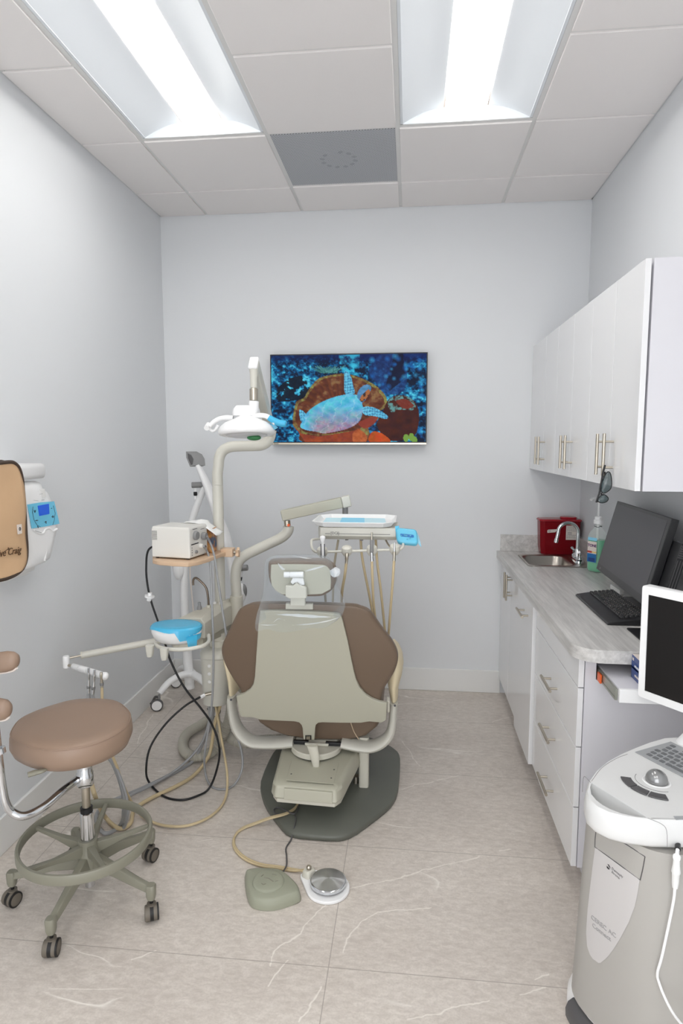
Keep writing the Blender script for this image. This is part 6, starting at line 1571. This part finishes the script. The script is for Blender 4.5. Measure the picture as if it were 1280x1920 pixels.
# trackball, buttons, keyboard
MB().ball(L(0, 0, zd+.004), .0265, 32, 18).build('trackball', 'ball', t)
MB().lathe([(.0335, 0), (.0325, .0012), (.029, .0016), (.0275, .0005)], L(0, 0, zd+.0002), n=40, cap1=False).build('trackball_ring', 'white', t)
MB().tube([L(.05*math.cos(a), .05*math.sin(a), zd+.0002) for a in [math.radians(20+140*k/16) for k in range(17)]], .0008, sub=1, n=5).build('groove', 'inkg', t)
for a0, a1 in ((36, 66), (68, 96), (98, 130)):
    A = [math.radians(a0+(a1-a0)*k/6) for k in range(7)]; r0, r1 = .063, .0885
    p = [(r1*math.cos(a), r1*math.sin(a)) for a in A]+[(r0*math.cos(a), r0*math.sin(a)) for a in reversed(A)]
    MB().prism([L(a+.004, b, zd+.0004) for a, b in p], (0, 0, .0035)).build('trackball_button', 'dgrey', t, bevel=.0015)
k0, k1, kv0, kv1 = -.13, .165, -.221, -.077
MB().prism([L(a, b, zd+.0004) for a, b in ((k0, kv0), (k1, kv0), (k1, kv1), (k0, kv1))], (0, 0, .0022)).build('keyboard_panel', 'kgrey', t, bevel=.0008)
mb = MB(); cw, ch = .0198, .0205
for r in range(6):
    for c in range(13):
        if r == 0 and c in (1, 6): continue
        if r == 5 and 4 <= c <= 8:
            if c > 4: continue
            a, w = k0+.016+c*cw+(r % 2)*.003, cw*5-.005
        else: a, w = k0+.016+c*cw+((r*7) % 3)*.0035, cw-.0055
        if a+w > k1-.008: continue
        b = kv0+.014+r*ch
        mb.loft([[L(a+w/2+x, b+ch*.36+y, zd+.0027) for x, y in rrect(w, ch*.62, .002, 2)], [L(a+w/2+x, b+ch*.36+y, zd+.0045) for x, y in rrect(w-.002, ch*.62-.002, .002, 2)]])
mb.build('keys', 'key', t)
MB().prism([L(a, b, zd+.0003) for a, b in ((U0+.105, .098), (U0+.128, .045), (U0+.139, .05), (U0+.117, .105))], (0, 0, .0012)).build('pad', 'kgrey', t)
# rear hump and monitor post
MB().loft([[L(U0+a, -.285+b, z) for a, b in rrect(w, d, .03, 5)] for z, w, d in ((.70, .30, .10), (.766, .31, .105), (.80, .27, .085), (.83, .16, .06), (.86, .1, .05))]).build('rear_hump', 'white', t, sharp=60)
MB().loft([[L(U0+a, -.30+b, z) for a, b in rrect(.07, .03, .01, 4)] for z in (.85, 1.08)]).build('monitor_post', 'white', t)
# body: rounded column leaning and widening downwards
def body(z):
    s = (z-.105)/(.69-.105)
    hw = .181*(1-s)+.158*s; vf = .135*(1-s)+.165*s; vb = -.27; uc = (-.02)*(1-s)+U0*s
    o = []
    for k in range(48):
        a = 2*PI*k/48; ca, sa = math.cos(a), math.sin(a)
        ex = .62
        x = math.copysign(abs(ca)**ex, ca)*hw; y = (vf+vb)/2+math.copysign(abs(sa)**(.8 if sa > 0 else ex), sa)*(vf-vb)/2
        o.append(L(uc+x, y, z))
    return o
zs_ = [.105, .13, .2, .3, .4, .5, .6, .69]
mb = MB().loft([body(z) for z in zs_]); BV = BVHTree.FromPolygons([tuple(v) for v in mb.v], mb.f)
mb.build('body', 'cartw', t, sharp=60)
def cast(px, py, off=0.0):
    d = (FW+R2*((px-640)/FPX)-U2*((py-960)/FPX)).normalized()
    loc, nr, ix, ds = BV.ray_cast(CAM, d)
    if loc is None: return None
    if nr.dot(d) > 0: nr = -nr
    return loc+nr*off
def strip(rows, off, name, m, nn=9):
    vs = []; k = 0
    for y, a, b in rows:
        for j in range(nn):
            x = a+(b-a)*j/(nn-1); p = cast(x, y+ (0 if len((y,)) else 0), off)
            vs.append(p)
    ok = [r for r in range(len(rows)) if all(vs[r*nn+j] is not None for j in range(nn))]
    V_ = [vs[r*nn+j] for r in ok for j in range(nn)]
    return MB().add(V_, [(i*nn+j, (i+1)*nn+j, (i+1)*nn+j+1, i*nn+j+1) for i in range(len(ok)-1) for j in range(nn-1)]).build(name, m, t, sharp=180)
# lighter front panel, rounded at its foot (rows follow the slanting seam)
def seam_y(x): return 1588+(x-1115)*(1650-1588)/(1200-1115)
lft = [(0, 1116), (.15, 1112), (.35, 1107), (.55, 1102), (.75, 1099), (.87, 1101), (.94, 1107), (.98, 1114), (1, 1122)]
rgt = [(0, 1199), (.15, 1196), (.35, 1190), (.55, 1179), (.75, 1163), (.87, 1150), (.94, 1140), (.98, 1132), (1, 1126)]
def itp(tb, s):
    for (a, x), (b, y) in zip(tb, tb[1:]):
        if a <= s <= b: return x+(y-x)*(s-a)/(b-a)
vs = []; nn, nr_ = 12, 30
for i in range(nr_):
    s = i/(nr_-1); a, b = itp(lft, s), itp(rgt, s)
    for j in range(nn):
        x = a+(b-a)*j/(nn-1); f = s**1.0
        y = (seam_y(x)*(1-f)+1805*f)
        vs.append(cast(x, y, .0012))
ok = [i for i in range(nr_) if all(vs[i*nn+j] is not None for j in range(nn))]
V_ = [vs[i*nn+j] for i in ok for j in range(nn)]
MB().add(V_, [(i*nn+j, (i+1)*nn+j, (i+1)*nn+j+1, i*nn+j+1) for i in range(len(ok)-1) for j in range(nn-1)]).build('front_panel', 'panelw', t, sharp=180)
mb = MB()
for A in ([(1119, 1549), (1116, 1568), (1115, 1588)], [(1115, 1588), (1140, 1606), (1170, 1628), (1200, 1650)], [(1200, 1650), (1205, 1628), (1209, 1606)], [(1119, 1549), (1150, 1568), (1180, 1587), (1209, 1606)]):
    p = [cast(a, b, .0006) for a, b in A]
    if all(x is not None for x in p): mb.tube(p, .0011, n=5, sub=4)
mb.build('drawer_seams', 'dgrey', t)
def ptext(name, s, px, size, m, px2, bold=0):
    a, b = cast(*px, .0022), cast(*px2, .0022)
    d = (b-a); d.z = 0; u = (cast(px[0]-3, px[1]-25, .0022)-a)
    o = text(name, s, size, a, b-a, u, m, t, depth=.0004, bold=bold)
    zax = (b-a).normalized().cross(u).normalized(); off = V(t.location)
    for v in o.data.vertices:                     # wrap the flat lettering onto the curved cover
        w = v.co+off; loc, nr, ix, ds = BV.find_nearest(w)
        if nr.dot(zax) < 0: nr = -nr
        v.co = loc+nr*(.0018+.0006*(1 if (w-a).dot(zax) > 0 else 0))-off
    return o
ptext('front_letters', 'CEREC AC', (1109, 1722), .0172, 'inkl', (1153, 1757))
ptext('front_letters', 'Connect', (1111, 1737), .0172, 'inkl', (1146, 1765))
ptext('maker_letters', 'Dentsply', (1147, 1629), .0092, 'inkg', (1168, 1646))
ptext('maker_letters', 'Sirona', (1147, 1635.5), .0092, 'inkg', (1165, 1651))
def cp(pp, off=.0022): return [cast(a, b, off) for a, b in pp]
mb = MB()
def flatpoly(pp):
    p = cp(pp); c = sum(p, V())/len(p); mb.add(p+[c], [(i, (i+1) % len(p), len(p)) for i in range(len(p))])
flatpoly([(1139.5, 1619), (1142, 1620.5), (1144.5, 1625), (1145, 1628.5), (1141.5, 1623)]); flatpoly([(1138, 1623), (1141, 1625), (1144, 1629.5), (1142, 1630), (1138.5, 1627)])
mb.build('maker_emblem', 'ink', t)
# base with bumper and casters' shroud
def base(z, e, dv=0):
    o = []
    for k in range(56):
        a = 2*PI*k/56; ca, sa = math.cos(a), math.sin(a)
        o.append(L(-.03+math.copysign(abs(ca)**.7, ca)*(.212+e), -.105+math.copysign(abs(sa)**.85, sa)*(.235+e)+dv, z))
    return o
MB().loft([base(.02, -.012), base(.03, 0), base(.06, 0), base(.085, -.012), base(.1045, -.03)]).build('base', 'white', t, sharp=50)
# grey bumper round the front left of the base
bp2 = []
A = [PI*.40+PI*.235*k/14 for k in range(15)]
sec_ = ((.002, .022), (.011, .026), (.012, .05), (.006, .07), (-.006, .082), (-.014, .084))
lp_ = []
for a in A:
    ca, sa = math.cos(a), math.sin(a)
    lp_.append([L(-.03+math.copysign(abs(ca)**.7, ca)*(.212+e), -.105+math.copysign(abs(sa)**.85, sa)*(.235+e), z) for e, z in sec_])
MB().loft(lp_, True, True, True).build('bumper', 'dgrey', t, sharp=50)
for a, b in ((-.17, -.02), (.1, -.02), (-.17, -.22), (.1, -.22)):
    MB().lathe([(.021, -.011), (.024, -.008), (.024, .008), (.021, .011)], L(a, b, .0245), T_, n=20).build('caster', 'black', t)
# monitor on the post
ML = at(1203, 1097, y=-2.105); MLb = at(1197, 1306, y=-2.105)
mu = V((.60, -.80, 0)).normalized(); mn = V((-mu.y*-1, -mu.x, 0)); mn = Z.cross(mu).normalized()
if mn.x > 0: mn = -mn
md = (MLb-ML); mh = md.length; md = md-mu*md.dot(mu); md.normalize(); mn = mu.cross(md).normalized()
if mn.x > 0: mn = -mn
mw = .405
def mq(u, d, n): return ML+mu*u+md*d+mn*n
def mlo(w0, h0, r, n, c=(.5, .5)): return [mq(mw/2+a, mh/2+b, n) for a, b in rrect(w0, h0, r, 4)]
frm = MB()
ob, ib = rrect(mw, mh, .008, 4), rrect(mw-.044, mh-.05, .001, 4)
R_ = lambda q, n, e=0: [mq(mw/2+a*(1-e), mh/2+b*(1-e), n) for a, b in q]
frm.loft([R_(ib, -.003), R_(ib, 0), R_(ob, 0, .008), R_(ob, -.003), R_(ob, -.03), R_(ob, -.036, .02)], False, True)
mo = thing('x', 'x', 'x', ML); 
bpy.data.objects.remove(mo)
fr_ = frm.build('monitor_frame', 'white', t, sharp=50)
MB().add(R_(ib, -.0025), [tuple(range(len(ib)))]).build('monitor_screen', 'glossblk', t)
MB().obox(mq(mw*.62, mh*.5, -.055), (mu, md, mn), (.06, .06, .018)).build('monitor_mount', 'whitem', t, bevel=.004)
MB().tube([mq(mw*.62, mh*.5, -.07), L(U0, -.31, 1.02)], .018, n=12).build('monitor_arm', 'whitem', t)
# hand-held scanner lead hanging at the right
def near(px, py, gap=.03):
    d = (FW+R2*((px-640)/FPX)-U2*((py-960)/FPX)).normalized()
    loc, nr, ix, ds = BV.ray_cast(CAM, d)
    return CAM+d*(ds-gap) if loc is not None else at(px, py, y=-2.78)
a_, b_, a1, a2, a3 = [near(*q, .035) for q in ((1270.5, 1575), (1270, 1593), (1268.5, 1606), (1267, 1635), (1265, 1664))]
lab(MB().cyl(a_, b_, .0062, n=14).build('strain_relief', 'black', t), 'black strain relief')
a0 = b_+(a1-b_)*.03
MB().lathe([(.0042, 0), (.0042, (a1-a0).length-.002), (.0082, (a1-a0).length), (.0075, (a1-a0).length+.006)], a0, a1-a0, n=18).build('plug', 'white', t)
sl3 = (a3-a1).length
MB().lathe([(.0068, .007), (.0076, sl3*.3), (.0094, sl3*.45), (.0098, sl3*.5), (.008, sl3*.55), (.0074, sl3*.85), (.006, sl3)], a1, a3-a1, n=18).build('plug_sleeve', 'whitem', t)
lead = [a3]+[near(*q, g) for q, g in (((1262, 1690), .03), ((1252, 1740), .025), ((1240, 1795), .02), ((1232, 1825), .015), ((1236, 1845), .015))]
e_ = lead[-1]
lead += [at(1248, 1875, y=e_.y-.02), at(1263, 1902, y=e_.y-.05), at(1285, 1930, y=e_.y-.09)]
MB().tube(lead, .0032, n=10, sub=6).build('lead', 'white', t)
# ================================================================= render look
vs_ = SC.view_settings
SC.display_settings.display_device = 'sRGB'
vs_.view_transform = 'Standard'; vs_.look = 'None'; vs_.gamma = 1.0; vs_.use_curve_mapping = False
vs_.exposure = 0.66
w = bpy.data.worlds.new('world'); SC.world = w; w.use_nodes = True
w.node_tree.nodes['Background'].inputs[0].default_value = (.95, .97, 1, 1)
w.node_tree.nodes['Background'].inputs[1].default_value = 2.6  # even world light, added as fill coming in through the unseen doorway
SC.cycles.use_denoising = True
SC.cycles.max_bounces = 12; SC.cycles.diffuse_bounces = 6; SC.cycles.glossy_bounces = 4; SC.cycles.transmission_bounces = 8; SC.cycles.transparent_max_bounces = 16
SC.cycles.sample_clamp_indirect = 4
SC.cycles.caustics_reflective = False; SC.cycles.caustics_refractive = False
